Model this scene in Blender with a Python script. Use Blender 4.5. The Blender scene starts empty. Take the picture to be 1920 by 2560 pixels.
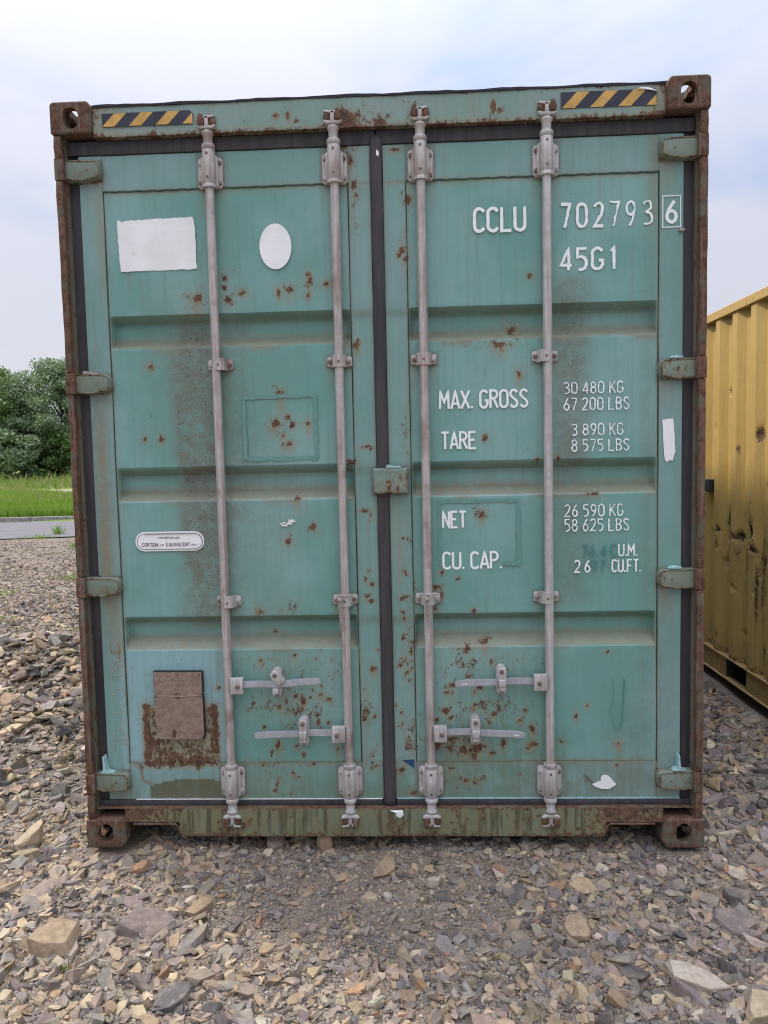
import bpy, bmesh, math, random
import numpy as np
from mathutils import Vector, Matrix
rng = np.random.default_rng(7)
random.seed(7)
R = math.radians
scene = bpy.context.scene
COL = scene.collection

# ------------------------------------------------------------------ camera
def camera():
    a, b, c = R(4.0539), R(-2.4357), R(-1.2487)
    R0 = Matrix(((1,0,0),(0,0,-1),(0,1,0)))
    Rz = Matrix(((math.cos(b),-math.sin(b),0),(math.sin(b),math.cos(b),0),(0,0,1)))
    Rx = Matrix(((1,0,0),(0,math.cos(a),-math.sin(a)),(0,math.sin(a),math.cos(a))))
    Rr = Matrix(((math.cos(c),-math.sin(c),0),(math.sin(c),math.cos(c),0),(0,0,1)))
    M = Rr @ Rx @ R0 @ Rz
    right, up, back = M[0], -M[1], -M[2]
    m = Matrix(((right.x,up.x,back.x,0.1231),(right.y,up.y,back.y,-2.8188),(right.z,up.z,back.z,1.5330),(0,0,0,1)))
    cd = bpy.data.cameras.new('camera')
    cd.sensor_fit = 'HORIZONTAL'; cd.sensor_width = 36.0; cd.lens = 1850/1920*36
    cd.clip_start = 0.05; cd.clip_end = 2000
    o = bpy.data.objects.new('camera', cd); COL.objects.link(o); o.matrix_world = m
    scene.camera = o
camera()

# ------------------------------------------------------------------ sky, sun, exposure
SUN_DIR = Vector((-0.66, 0.40, 0.92)).normalized()      # towards the sun: behind and left of the container
sun_el = math.asin(SUN_DIR.z); sun_az = math.atan2(SUN_DIR.x, SUN_DIR.y)
w = bpy.data.worlds.new('World'); scene.world = w; w.use_nodes = True
nt = w.node_tree; nt.nodes.clear()
N = nt.nodes.new; Lk = nt.links.new
sky = N('ShaderNodeTexSky'); sky.sky_type = 'NISHITA'; sky.sun_disc = False
sky.sun_elevation = sun_el; sky.sun_rotation = sun_az; sky.dust_density = 2.5; sky.air_density = 1.0
tc = N('ShaderNodeTexCoord')
mp = N('ShaderNodeMapping'); mp.inputs['Scale'].default_value = (1.0, 1.0, 2.2); mp.inputs['Location'].default_value = (3.1, 0.4, 1.7)
Lk(tc.outputs['Generated'], mp.inputs['Vector'])
n1 = N('ShaderNodeTexNoise'); n1.inputs['Scale'].default_value = 2.6; n1.inputs['Detail'].default_value = 7; n1.inputs['Roughness'].default_value = .5; n1.inputs['Distortion'].default_value = .5
Lk(mp.outputs[0], n1.inputs['Vector'])
rp = N('ShaderNodeValToRGB'); rp.color_ramp.elements[0].position = .40; rp.color_ramp.elements[1].position = .56
rp.color_ramp.elements[0].color = (4.75, 5.6, 7.6, 1); rp.color_ramp.elements[1].color = (6.6, 6.7, 7.6, 1)
Lk(n1.outputs['Fac'], rp.inputs[0])
# overcast raised far brighter overhead than at the horizon, to light the doors
sp = N('ShaderNodeSeparateXYZ'); Lk(tc.outputs['Generated'], sp.inputs[0])
mr = N('ShaderNodeMapRange'); mr.inputs['From Min'].default_value = 0.0; mr.inputs['From Max'].default_value = 1.0
mr.inputs['To Min'].default_value = 0.73; mr.inputs['To Max'].default_value = 4.6; Lk(sp.outputs['Z'], mr.inputs['Value'])
pw_ = N('ShaderNodeMath'); pw_.operation = 'POWER'; pw_.use_clamp = True; Lk(sp.outputs['Z'], pw_.inputs[0]); pw_.inputs[1].default_value = 3.3; Lk(pw_.outputs[0], mr.inputs['Value'])
mul = N('ShaderNodeVectorMath'); mul.operation = 'SCALE'; Lk(rp.outputs[0], mul.inputs[0]); Lk(mr.outputs[0], mul.inputs['Scale'])
mx = N('ShaderNodeMix'); mx.data_type = 'RGBA'; mx.inputs[0].default_value = 0.9
Lk(sky.outputs[0], mx.inputs[6]); Lk(mul.outputs[0], mx.inputs[7])
bg = N('ShaderNodeBackground'); bg.inputs['Strength'].default_value = 0.105
Lk(mx.outputs[2], bg.inputs['Color'])
wo = N('ShaderNodeOutputWorld'); Lk(bg.outputs[0], wo.inputs[0])
sd = bpy.data.lights.new('sun', 'SUN'); sd.energy = 2.5; sd.angle = R(6); sd.color = (1, .94, .84)
so = bpy.data.objects.new('sun', sd); COL.objects.link(so)
so.rotation_euler = SUN_DIR.to_track_quat('Z', 'Y').to_euler(); so.location = (-6, 4, 9)
scene.view_settings.view_transform = 'Standard'; scene.view_settings.look = 'None'
scene.view_settings.exposure = 0.46; scene.view_settings.gamma = 1.0; scene.view_settings.use_curve_mapping = False
scene.cycles.filter_width = 1.15; scene.cycles.max_bounces = 6; scene.cycles.diffuse_bounces = 3

# ------------------------------------------------------------------ object helpers
def tag(o, label=None, cat=None, group=None, kind=None):
    if label: o['label'] = label
    if cat: o['category'] = cat
    if group: o['group'] = group
    if kind: o['kind'] = kind
    return o
def empty(name, loc=(0,0,0), label=None, cat=None, group=None):
    o = bpy.data.objects.new(name, None); COL.objects.link(o); o.location = loc; o.empty_display_size = .1
    return tag(o, label, cat, group)
def link(name, me, m=None, parent=None, loc=(0,0,0)):
    o = bpy.data.objects.new(name, me); COL.objects.link(o); o.location = loc
    if m is not None and not me.materials: me.materials.append(m)
    if parent: o.parent = parent
    return o
class MB:
    """collects shapes for ONE mesh object"""
    def __init__(s): s.bm = bmesh.new(); s.wear = None
    def box(s, x0, x1, y0, y1, z0, z1, bevel=0, seg=1):
        n = len(s.bm.faces)
        vs = [s.bm.verts.new(p) for p in ((x0,y0,z0),(x1,y0,z0),(x1,y1,z0),(x0,y1,z0),(x0,y0,z1),(x1,y0,z1),(x1,y1,z1),(x0,y1,z1))]
        fs = [s.bm.faces.new([vs[i] for i in f]) for f in ((0,3,2,1),(4,5,6,7),(0,1,5,4),(1,2,6,5),(2,3,7,6),(3,0,4,7))]
        if bevel:
            es = list({e for f in fs for e in f.edges})
            r = bmesh.ops.bevel(s.bm, geom=es, offset=bevel, segments=seg, affect='EDGES', profile=.6)
        return s
    def prism(s, pts, y0, y1, bevel=0, seg=2):
        """outline in x,z (any order round), extruded from y0 (front) to y1 (back)"""
        area = sum(pts[i][0]*pts[(i+1)%len(pts)][1]-pts[(i+1)%len(pts)][0]*pts[i][1] for i in range(len(pts)))
        if area < 0: pts = pts[::-1]
        f = [s.bm.verts.new((p[0],y0,p[1])) for p in pts]; b = [s.bm.verts.new((p[0],y1,p[1])) for p in pts]
        ff = s.bm.faces.new(f); s.bm.faces.new(b[::-1]); n = len(pts)
        for i in range(n): s.bm.faces.new((f[i], b[i], b[(i+1)%n], f[(i+1)%n]))
        if bevel: bmesh.ops.bevel(s.bm, geom=list(ff.edges), offset=bevel, segments=seg, affect='EDGES', profile=.5)
        return s
    def lathe(s, prof, cx, cy, n=20, cap=True):
        """profile (r, z) turned about the vertical axis at cx, cy"""
        rings = []
        for r, z in prof:
            rings.append([s.bm.verts.new((cx+r*math.cos(2*math.pi*k/n), cy+r*math.sin(2*math.pi*k/n), z)) for k in range(n)])
        for a, b in zip(rings, rings[1:]):
            for k in range(n):
                f = s.bm.faces.new((a[k], a[(k+1)%n], b[(k+1)%n], b[k])); f.smooth = True
        if cap: s.bm.faces.new(rings[0][::-1]); s.bm.faces.new(rings[-1])
        return s
    def disc(s, cx, cz, y0, y1, r, n=8, dome=0):
        """a short cylinder along y, front at y0"""
        a = [s.bm.verts.new((cx+r*math.cos(2*math.pi*(k+.5)/n), y1, cz+r*math.sin(2*math.pi*(k+.5)/n))) for k in range(n)]
        b = [s.bm.verts.new((cx+r*.93*math.cos(2*math.pi*(k+.5)/n), y0, cz+r*.93*math.sin(2*math.pi*(k+.5)/n))) for k in range(n)]
        for k in range(n): s.bm.faces.new((a[k], a[(k+1)%n], b[(k+1)%n], b[k]))
        c = [s.bm.verts.new((cx+r*.6*math.cos(2*math.pi*(k+.5)/n), y0-dome, cz+r*.6*math.sin(2*math.pi*(k+.5)/n))) for k in range(n)]
        for k in range(n): s.bm.faces.new((b[k], b[(k+1)%n], c[(k+1)%n], c[k]))
        s.bm.faces.new(c); s.bm.faces.new(a[::-1])
        return s
    def tube(s, pts, r, n=8):
        pts = [Vector(p) for p in pts]; rings = []
        for i, p in enumerate(pts):
            t = (pts[min(i+1,len(pts)-1)]-pts[max(i-1,0)]).normalized()
            u = t.cross(Vector((0.13,.2,1))).normalized(); v = t.cross(u)
            rr = r[i] if isinstance(r, (list,tuple)) else r
            rings.append([s.bm.verts.new(p+rr*(u*math.cos(2*math.pi*k/n)+v*math.sin(2*math.pi*k/n))) for k in range(n)])
        for a, b in zip(rings, rings[1:]):
            for k in range(n):
                f = s.bm.faces.new((a[k], a[(k+1)%n], b[(k+1)%n], b[k])); f.smooth = True
        s.bm.faces.new(rings[0][::-1]); s.bm.faces.new(rings[-1])
        return s
    def mesh(s, name):
        bmesh.ops.recalc_face_normals(s.bm, faces=s.bm.faces)
        me = bpy.data.meshes.new(name); s.bm.to_mesh(me); s.bm.free(); return me
    def build(s, name, m, parent=None, loc=(0,0,0), wear=False, smooth=None):
        me = s.mesh(name)
        if wear: add_wear(me)
        if smooth:
            me.polygons.foreach_set('use_smooth', [True]*len(me.polygons)); me.set_sharp_from_angle(angle=R(smooth))
        return link(name, me, m, parent, loc)
def fast_mesh(name, V, F, col=None, mat_idx=None):
    """V (n,3), F (m,k) with k = 3 or 4; col (n,4)"""
    V = np.asarray(V, np.float32); F = np.asarray(F, np.int32)
    me = bpy.data.meshes.new(name); m, k = F.shape
    me.vertices.add(len(V)); me.vertices.foreach_set('co', V.ravel())
    me.loops.add(m*k); me.loops.foreach_set('vertex_index', F.ravel())
    me.polygons.add(m); me.polygons.foreach_set('loop_start', np.arange(0, m*k, k, dtype=np.int32))
    me.polygons.foreach_set('loop_total', np.full(m, k, np.int32))
    if mat_idx is not None: me.polygons.foreach_set('material_index', np.asarray(mat_idx, np.int32))
    me.update(calc_edges=True); me.shade_flat()
    if col is not None:
        a = me.attributes.new('tint', 'FLOAT_COLOR', 'POINT'); a.data.foreach_set('color', np.asarray(col, np.float32).ravel())
    return me

# ------------------------------------------------------------------ where the paint is worn or shaded in (x, z in metres on the door end)
SPOTS = np.array([[float(v) for v in t.split(',')] for t in """-704,2168,24,16,44,100 -593,2240,9,14,0,100 -594,2208,7,9,0,100 -583,2161,17,12,26,100 -521,2185,12,9,17,100 -385,2181,9,16,26,100 -344,2186,14,17,35,100 -269,2247,9,17,0,100 -266,2222,10,17,35,100 -273,2167,7,10,7,100 -201,2210,14,10,14,100 -91,1974,14,14,35,100 -392,1797,14,16,61,100 -414,1682,17,14,35,100 -347,1676,10,16,0,100 -364,1707,7,9,0,100 -287,1680,10,14,35,100 -384,1636,9,9,44,100 -362,1603,16,9,26,100 -897,1912,14,9,0,100 -865,1629,7,14,0,100 -931,1634,5,7,0,100 -502,945,17,14,0,100 -450,851,17,10,17,100 -341,1388,16,9,35,100 -277,1276,7,14,21,100 -379,1220,14,12,10,100 94,2325,12,16,14,100 104,2290,10,14,21,100 81,2305,7,9,0,100 119,2512,14,17,17,100 66,2694,21,9,0,100 507,2019,28,21,17,100 457,1961,28,10,35,100 526,1851,10,17,35,100 573,2215,9,14,0,100 397,1609,10,10,0,100 -85,2574,14,21,17,100 -77,2536,9,10,0,100 -95,2656,10,24,0,100 810,1385,19,7,14,100 -502,746,8,10,30,100 -366,762,8,8,20,100 -282,751,7,8,5,100 -218,745,4,4,0,100 -337,577,14,20,25,100 -270,606,12,9,30,100 -434,553,10,12,20,100 -299,624,5,9,10,100 -233,587,7,9,15,100 -264,641,7,5,0,100 -307,595,4,4,0,100 -366,602,4,4,0,100 -281,490,10,14,15,100 -239,490,9,7,7,100 -283,520,6,3,0,100 -367,396,8,7,10,100 -444,401,9,22,30,100 -472,369,5,15,15,100 -344,363,5,6,5,100 -201,386,10,10,30,100 -498,475,3,12,0,100 -540,571,3,3,0,100 -549,552,3,3,0,100 -454,243,5,12,0,100 -463,215,6,9,15,100 -397,198,3,10,0,100 -389,286,5,5,10,100 -302,322,12,6,5,100 -480,284,4,4,0,100 -59,709,4,15,30,100 -47,709,4,12,30,100 -95,508,7,20,20,100 -53,516,7,7,0,100 -57,312,15,7,0,100 -73,301,5,4,0,100 52,721,10,10,0,100 73,742,7,10,0,100 95,769,5,5,0,100 78,694,7,10,0,100 47,480,9,7,10,100 53,528,4,7,10,100 33,561,3,5,0,100 49,298,15,10,0,100 -677,637,4,10,5,100 57,490,7,6,0,100 99,769,7,10,0,100 82,726,6,5,0,100 318,785,11,17,20,100 386,808,16,11,45,100 411,731,11,16,20,100 302,719,5,7,0,100 319,672,10,6,5,100 256,636,15,7,10,100 235,610,6,9,0,100 257,610,6,9,30,100 342,609,7,10,10,100 365,627,11,5,10,100 341,558,8,8,30,100 228,535,18,16,15,100 246,505,10,12,10,100 191,500,10,9,0,100 416,520,14,13,25,100 520,495,12,11,20,100 539,533,4,6,10,100 569,463,11,17,30,100 569,398,21,12,10,100 553,382,9,10,15,100 454,404,10,17,25,100 398,480,8,6,0,100 349,386,30,25,40,100 297,376,20,20,25,100 255,422,25,10,15,100 407,362,20,7,10,100 381,391,10,12,15,100 338,348,12,20,30,100 246,300,11,7,20,100 300,251,6,6,5,100 340,245,5,10,15,100 738,512,5,13,20,100 782,552,5,8,10,100 683,406,10,4,0,100 903,399,12,13,25,100 859,766,10,4,0,100 94,203,17,12,0,100 895,314,5,4,5,100 -59,1584,15,4,0,100 -77,1580,3,5,0,100 -41,1576,3,6,0,100 -122,1527,20,5,0,100 -75,1335,20,4,5,100 -52,1319,2,12,0,100 -56,1045,10,5,0,100 -77,1066,3,11,0,100 -65,1100,7,3,0,100 -70,1000,9,3,0,100 -60,979,12,2,0,100 71,990,13,7,5,100 78,1095,10,10,5,100 83,1084,5,5,0,100 91,1220,7,4,0,100 75,1226,4,4,0,100 101,1212,4,3,0,100 380,1313,13,12,30,100 220,1090,9,7,10,100 287,1064,4,6,0,100 199,1030,13,10,0,100 221,1001,10,13,0,100 197,946,10,11,0,100 342,936,7,7,2,100 594,1521,7,6,0,100 672,1527,6,5,0,100 394,1595,7,4,0,100 72,932,5,5,0,100 72,911,4,8,5,100 66,831,7,6,5,100 107,816,7,19,3,100 52,722,8,7,5,100 98,735,7,5,0,100 99,710,7,7,0,100 74,688,5,7,0,100 58,747,3,11,0,100 94,772,4,5,0,100 -35,782,4,7,0,100 -49,1045,4,4,0,100 -75,998,4,3,0,100 -367,2820,12,12,26,100 -324,2815,10,17,35,100 -103,2790,45,45,9,100 -128,2819,35,21,0,100 -78,2750,17,35,0,100 21,2775,35,21,17,100 437,2829,9,42,52,100 164,2795,28,28,0,100 -113,2727,17,17,0,100 462,2807,9,5,0,100 -293,2797,9,7,0,100 -837,2767,28,12,0,100 -890,2762,14,9,0,100 -538,2755,21,9,0,100""".split()])
SPOTS[:,:5] /= 1000.; SPOTS[:,5] /= 100.
def ell(x, z, cx, cz, rx, rz): return np.exp(-(((x-cx)/rx)**2+((z-cz)/rz)**2))
def soft(a, b, t): t = np.clip((t-a)/(b-a), 0, 1); return t*t*(3-2*t)
def rect(x, z, x0, x1, z0, z1, e=.012):
    return soft(-e, e, x-x0)*soft(-e, e, x1-x)*soft(-e, e, z-z0)*soft(-e, e, z1-z)
def wear_field(x, y, z):
    rust = np.zeros_like(x); dirt_shade = np.zeros_like(x); stain = np.zeros_like(x); alga = np.zeros_like(x); pale = np.zeros_like(x)
    for cx, cz, rx, rz, d, a in SPOTS:
        rust = np.maximum(rust, a*.95*ell(x, z, cx, cz, max(rx,.008)*1.05, max(rz,.008)*1.05)); rust = np.maximum(rust, a*.40*np.exp(-((x-cx)/(rx*2.2+.006))**2-((z-cz)/(rz*2.2+.006))**2))
        L = max(d*2.2, rz*2.4)
        stain = np.maximum(stain, .98*np.exp(-((x-cx)/(rx*.8+.006))**2)*np.clip(1-(cz-z)/L, 0, 1)*(z < cz+rz*.3))
        stain = np.maximum(stain, .45*ell(x, z, cx, cz, rx*1.7+.006, rz*1.7+.006))
    # broken freckled rust along the closing edges of both doors
    for cx, cz, rx, rz, a in ((.09,.75,.035,.16,.44),(.085,.42,.045,.12,.47),(-.07,.36,.05,.05,.44),(-.085,.55,.03,.15,.40),(.115,1.0,.03,.2,.28),(-.09,2.5,.03,.15,.40),
                              (.095,2.32,.02,.12,.36),(.24,.41,.13,.07,.50),(-.45,.32,.22,.03,.36),(-.5,.26,.3,.05,.28),(.35,.26,.2,.05,.30),(-.13,2.0,.03,.12,.25),(.35,.52,.25,.12,.36),(-.4,.55,.2,.14,.36),(-.4,.72,.25,.08,.30),(.4,.72,.25,.08,.32),
                              (-.4,.95,.12,.06,.3),(.1,1.6,.03,.3,.22),(.6,.25,.5,.05,.22)):
        g = ell(x, z, cx, cz, rx, rz); rust = np.maximum(rust, a*g); stain = np.maximum(stain, .5*a*g)
    # long grime bands that ran off beside the outer rods, dark film on ledges
    dirt_shade += .25*ell(x,z,-.66,1.6,.22,.7)+.30*rect(x,z,-.60,-.52,1.3,2.1,.04)+.95*rect(x,z,-.79,-.632,1.45,2.12,.08)*soft(2.16,1.85,z)+1.0*rect(x,z,-.80,-.60,.86,1.46,.06)*.75+.3*rect(x,z,-.80,-.66,1.1,2.1,.03)+.35*ell(x, z, -.79, 1.96, .13, .2)+.22*ell(x, z, -.45, 1.4, .12, .5)
    dirt_shade += .85*rect(x,z,.66,.79,1.5,2.2,.05)+.55*rect(x,z,.66,.80,.95,1.5,.05)
    for z0 in (1.995, 1.405, .813):
        dirt_shade = np.maximum(dirt_shade, .42*soft(z0-.045, z0-.012, z)*soft(z0+.06, z0+.012, z)*(y > .0555)*(np.abs(x) < 1.05))
        stain = np.maximum(stain, .62*soft(z0-.05, z0-.01, z)*soft(z0+.05, z0+.01, z)*(y > .0555)*(np.abs(x) < 1.05))
    for z0 in (2.1, 1.505, .915):  # green film and grime on the upper slopes, darkened to paint in their shade
        dirt_shade = np.maximum(dirt_shade, .50*ell(x, z, 0, z0-.012, 9, .018)*(np.abs(x) < 1.05)); alga = np.maximum(alga, .35*ell(x, z, 0, z0-.010, 9, .018)*(np.abs(x) < 1.05))
    dirt_shade = np.maximum(dirt_shade, .42*ell(x, z, 1.01, 1.3, .03, .9)*(x > 0)+.33*ell(x, z, .95, .4, .12, .35))
    for bx in (-.63,-.157,.166,.632):  # grime round the brackets, with a dark contact shadow painted in
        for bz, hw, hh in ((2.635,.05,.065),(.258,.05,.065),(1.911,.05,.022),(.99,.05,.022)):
            e = np.maximum(np.abs(x-bx)-hw, np.abs(z-bz)-hh); dirt_shade = np.maximum(dirt_shade, .75*np.exp(-(np.clip(e,0,1)/.009)**2)*(e > -.02))
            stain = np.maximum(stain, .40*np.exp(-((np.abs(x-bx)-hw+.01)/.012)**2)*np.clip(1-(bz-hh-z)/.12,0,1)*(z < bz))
        dirt_shade = np.maximum(dirt_shade, .30*np.exp(-((x-bx)/.022)**2)*(z < 2.72))
    for hx in (-1,1):  # hinges: dirt and rust at the outline, plus painted contact shade
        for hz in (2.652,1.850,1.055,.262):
            e = np.maximum(1.05-hx*x, np.abs(z-hz)-.038); dirt_shade = np.maximum(dirt_shade, .95*np.exp(-(np.clip(e,0,1)/.007)**2)); rust = np.maximum(rust, .47*np.exp(-(np.clip(e,0,1)/.005)**2))
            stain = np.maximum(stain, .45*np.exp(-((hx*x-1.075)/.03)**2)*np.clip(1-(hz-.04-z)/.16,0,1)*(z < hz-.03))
    lg = (y < .03)&(z < 1.52)&(z > 1.38)
    for cx, cz, rx, rz in ((.024,1.422,.012,.022),(.022,1.405,.02,.012),(.058,1.425,.005,.026),(.076,1.455,.012,.006),(.085,1.432,.010,.006),(.068,1.462,.005,.016),(.092,1.45,.005,.04),(-.034,1.43,.005,.04),(.03,1.402,.07,.004),(.02,1.447,.018,.005)):
        rust = np.maximum(rust, .72*ell(x,z,cx,cz,rx,rz)*lg); stain = np.maximum(stain, .8*ell(x,z,cx,cz,rx*1.8,rz*1.6)*lg)
    e = np.maximum(np.abs(x-.03)-.07, np.abs(z-1.45)-.052); dirt_shade = np.maximum(dirt_shade, .8*np.exp(-(np.clip(e,0,1)/.009)**2))
    for sx_ in (-1,1):                                                  # along the welded seams
        for sm_ in (1.05,.109):
            stain = np.maximum(stain, .38*np.exp(-((sx_*x-sm_)/.008)**2)*(z < 2.6)); dirt_shade = np.maximum(dirt_shade, .35*np.exp(-((sx_*x-sm_)/.006)**2)*(z < 2.6))
    for sz in (2.578,.330): dirt_shade = np.maximum(dirt_shade, .5*np.exp(-((z-sz)/.006)**2)*(np.abs(x) < 1.05)); stain = np.maximum(stain, .42*np.exp(-((z-sz+.004)/.014)**2)*(np.abs(x) < 1.05))
    stain = np.maximum(stain, .30*np.exp(-((np.abs(x)-.028)/.008)**2))
    # the stiles on the hinge side
    stain = np.maximum(stain, .85*np.exp(-((x+1.105)/.022)**2)*soft(1.95,1.5,z)*soft(.78,1.1,z)); stain = np.maximum(stain, .5*np.exp(-((x+1.063)/.02)**2)*soft(2.75,2.5,z)*soft(2.0,2.35,z))
    stain = np.maximum(stain, .55*np.exp(-((x+1.075)/.016)**2)*soft(1.02,.95,z)*soft(.6,.8,z))
    dirt_shade = np.maximum(dirt_shade, .40*soft(-1.04,-1.10,x)*soft(2.2,1.8,z)*soft(.5,.9,z)); dirt_shade = np.maximum(dirt_shade, .34*soft(1.02,1.06,x)*soft(1.2,.9,z)*soft(1.16,1.08,x))
    stain = np.maximum(stain, .4*np.exp(-((x-1.03)/.02)**2)*soft(2.3,2.45,z)); dirt_shade = np.maximum(dirt_shade, .3*np.exp(-((x-1.03)/.03)**2)*soft(1.9,2.2,z))
    stain = np.maximum(stain, .35*np.exp(-((x-.06)/.03)**2)*soft(1.42,1.3,z)*soft(.9,1.2,z))
    # green film low down and on the sill
    alga = np.maximum(alga, .55*soft(.36,.22,z)*soft(1.2,.9,np.abs(x))); alga = np.maximum(alga, .6*rect(x, z, .14, .70, .20, .45, .06)); alga = np.maximum(alga, .5*rect(x, z, .6, 1.05, .18, .34, .05))
    dirt_shade = np.maximum(dirt_shade, .35*soft(.24,.185,z)*(z > .17))
    hump = .235+.032*np.clip(1-((x+.79)/.19)**2, 0, 1)*(x < -.6)*(x > -.99)
    alga = np.maximum(alga, .98*soft(hump+.003, hump-.003, z)*(x < -.60)*(x > -.97)*(z > .17)*(hump > .236))
    # sill: rust rising from the edge, in from the corners
    sill = (z < .158)
    rust = np.where(sill, np.maximum(rust, .24+.32*soft(.062,.040,z)+.15*soft(.14,.154,z)+.42*soft(.72,1.0,np.abs(x+.06))+.26*ell(x,z,.03,.08,.06,.1)+.2*ell(x,z,-.66,.07,.06,.06)+.15*ell(x,z,.55,.07,.06,.06)), rust)
    alga = np.where(sill, .8, alga); stain = np.where(sill, .5, stain)
    head = (z > 2.745)
    rust = np.where(head, np.maximum(rust, .08+.52*soft(2.792,2.764,z)+.30*soft(2.862,2.874,z)+.35*soft(.99,1.05,np.abs(x))), rust)
    stain = np.where(head, np.maximum(stain, .22+.3*soft(2.80,2.76,z)+.3*soft(.9,1.04,np.abs(x))+.3*ell(x,z,.37,2.82,.008,.1)), stain)
    # repainted pale panel round the plate, its rusted frame below
    pale = np.maximum(pale, rect(x, z, -1.047, -.648, .345, .795, .006)*.9); pale = np.maximum(pale, .55*rect(x, z, -1.047, -.655, .18, .345, .01)); pale = np.maximum(pale, .8*rect(x, z, -1.075, -1.047, .3, .78, .012))
    pale = np.maximum(pale, .5*ell(x, z, -.40, 1.75, .18, .12)*0)
    fr = np.maximum(rect(x,z,-.990,-.955,.32,.575,.008), rect(x,z,-.715,-.680,.32,.575,.008)); fr = np.maximum(fr, rect(x,z,-.99,-.68,.315,.36,.008))
    rust = np.maximum(rust, .70*fr); rust = np.maximum(rust, (.47+.16*soft(.46,.34,z))*rect(x,z,-.985,-.685,.32,.555,.016)); stain = np.maximum(stain, .75*rect(x,z,-.995,-.675,.31,.58,.02))
    rust = np.maximum(rust, .42*rect(x,z,-1.04,-.66,.30,.33,.02))
    return rust, dirt_shade, stain, alga, pale
def add_wear(me, fn=wear_field):
    n = len(me.vertices); co = np.empty(n*3, np.float32); me.vertices.foreach_get('co', co); co = co.reshape(-1,3)
    r, d, s, a, p = fn(co[:,0].astype(float), co[:,1].astype(float), co[:,2].astype(float))
    at = me.attributes.new('wear', 'FLOAT_COLOR', 'POINT'); at.data.foreach_set('color', np.clip(np.stack([r,d,s,a],1),0,1).astype(np.float32).ravel())
    at = me.attributes.new('repaint', 'FLOAT', 'POINT'); at.data.foreach_set('value', np.clip(p,0,1).astype(np.float32))

# ------------------------------------------------------------------ materials
class G:
    def __init__(s, name):
        s.m = bpy.data.materials.new(name); s.m.use_nodes = True; s.t = s.m.node_tree; s.t.nodes.clear()
        s.out = s.n('ShaderNodeOutputMaterial'); s.p = s.n('ShaderNodeBsdfPrincipled'); s.l(s.p.outputs[0], s.out.inputs[0])
        s.co = s.n('ShaderNodeTexCoord').outputs['Object']
    def n(s, k, **kw):
        nd = s.t.nodes.new(k)
        for a, b in kw.items(): setattr(nd, a, b)
        return nd
    def l(s, a, b): s.t.links.new(a, b)
    def put(s, sock, v):
        if hasattr(v, 'is_linked') or hasattr(v, 'links'): s.l(v, sock)
        else: sock.default_value = (tuple(v)+(1,))[:4] if (isinstance(v, tuple) and len(v) == 3 and sock.type == 'RGBA') else v
    def math(s, op, a, b=0.0, clamp=False):
        nd = s.n('ShaderNodeMath', operation=op); nd.use_clamp = clamp; s.put(nd.inputs[0], a); s.put(nd.inputs[1], b); return nd.outputs[0]
    def mix(s, f, a, b):
        nd = s.n('ShaderNodeMix', data_type='RGBA'); s.put(nd.inputs[0], f); s.put(nd.inputs[6], a); s.put(nd.inputs[7], b); return nd.outputs[2]
    def scaled(s, v): 
        nd = s.n('ShaderNodeMapping'); nd.inputs['Scale'].default_value = v; s.l(s.co, nd.inputs[0]); return nd.outputs[0]
    def noise(s, scale, detail=4, rough=.55, vec=None, dist=0):
        nd = s.n('ShaderNodeTexNoise'); nd.inputs['Scale'].default_value = scale; nd.inputs['Detail'].default_value = detail; nd.inputs['Roughness'].default_value = rough; nd.inputs['Distortion'].default_value = dist
        s.l(vec or s.co, nd.inputs['Vector']); return nd.outputs['Fac']
    def voro(s, scale, out='Distance', feat='F1', vec=None, rnd=1):
        nd = s.n('ShaderNodeTexVoronoi', feature=feat); nd.inputs['Scale'].default_value = scale; nd.inputs['Randomness'].default_value = rnd; s.l(vec or s.co, nd.inputs['Vector']); return nd.outputs[out]
    def step(s, v, a, b, smooth=True):
        nd = s.n('ShaderNodeMapRange'); nd.interpolation_type = 'SMOOTHSTEP' if smooth else 'LINEAR'
        s.put(nd.inputs['Value'], v); nd.inputs['From Min'].default_value = a; nd.inputs['From Max'].default_value = b; return nd.outputs[0]
    def bump(s, h, dist, strength=1):
        nd = s.n('ShaderNodeBump'); nd.inputs['Distance'].default_value = dist; nd.inputs['Strength'].default_value = strength; s.put(nd.inputs['Height'], h); s.l(nd.outputs[0], s.p.inputs['Normal']); return nd
    def done(s, color=None, rough=None, metal=None, spec=None):
        if color is not None: s.put(s.p.inputs['Base Color'], color)
        if rough is not None: s.put(s.p.inputs['Roughness'], rough)
        if metal is not None: s.put(s.p.inputs['Metallic'], metal)
        if spec is not None: s.put(s.p.inputs['Specular IOR Level'], spec)
        return s.m

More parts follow.
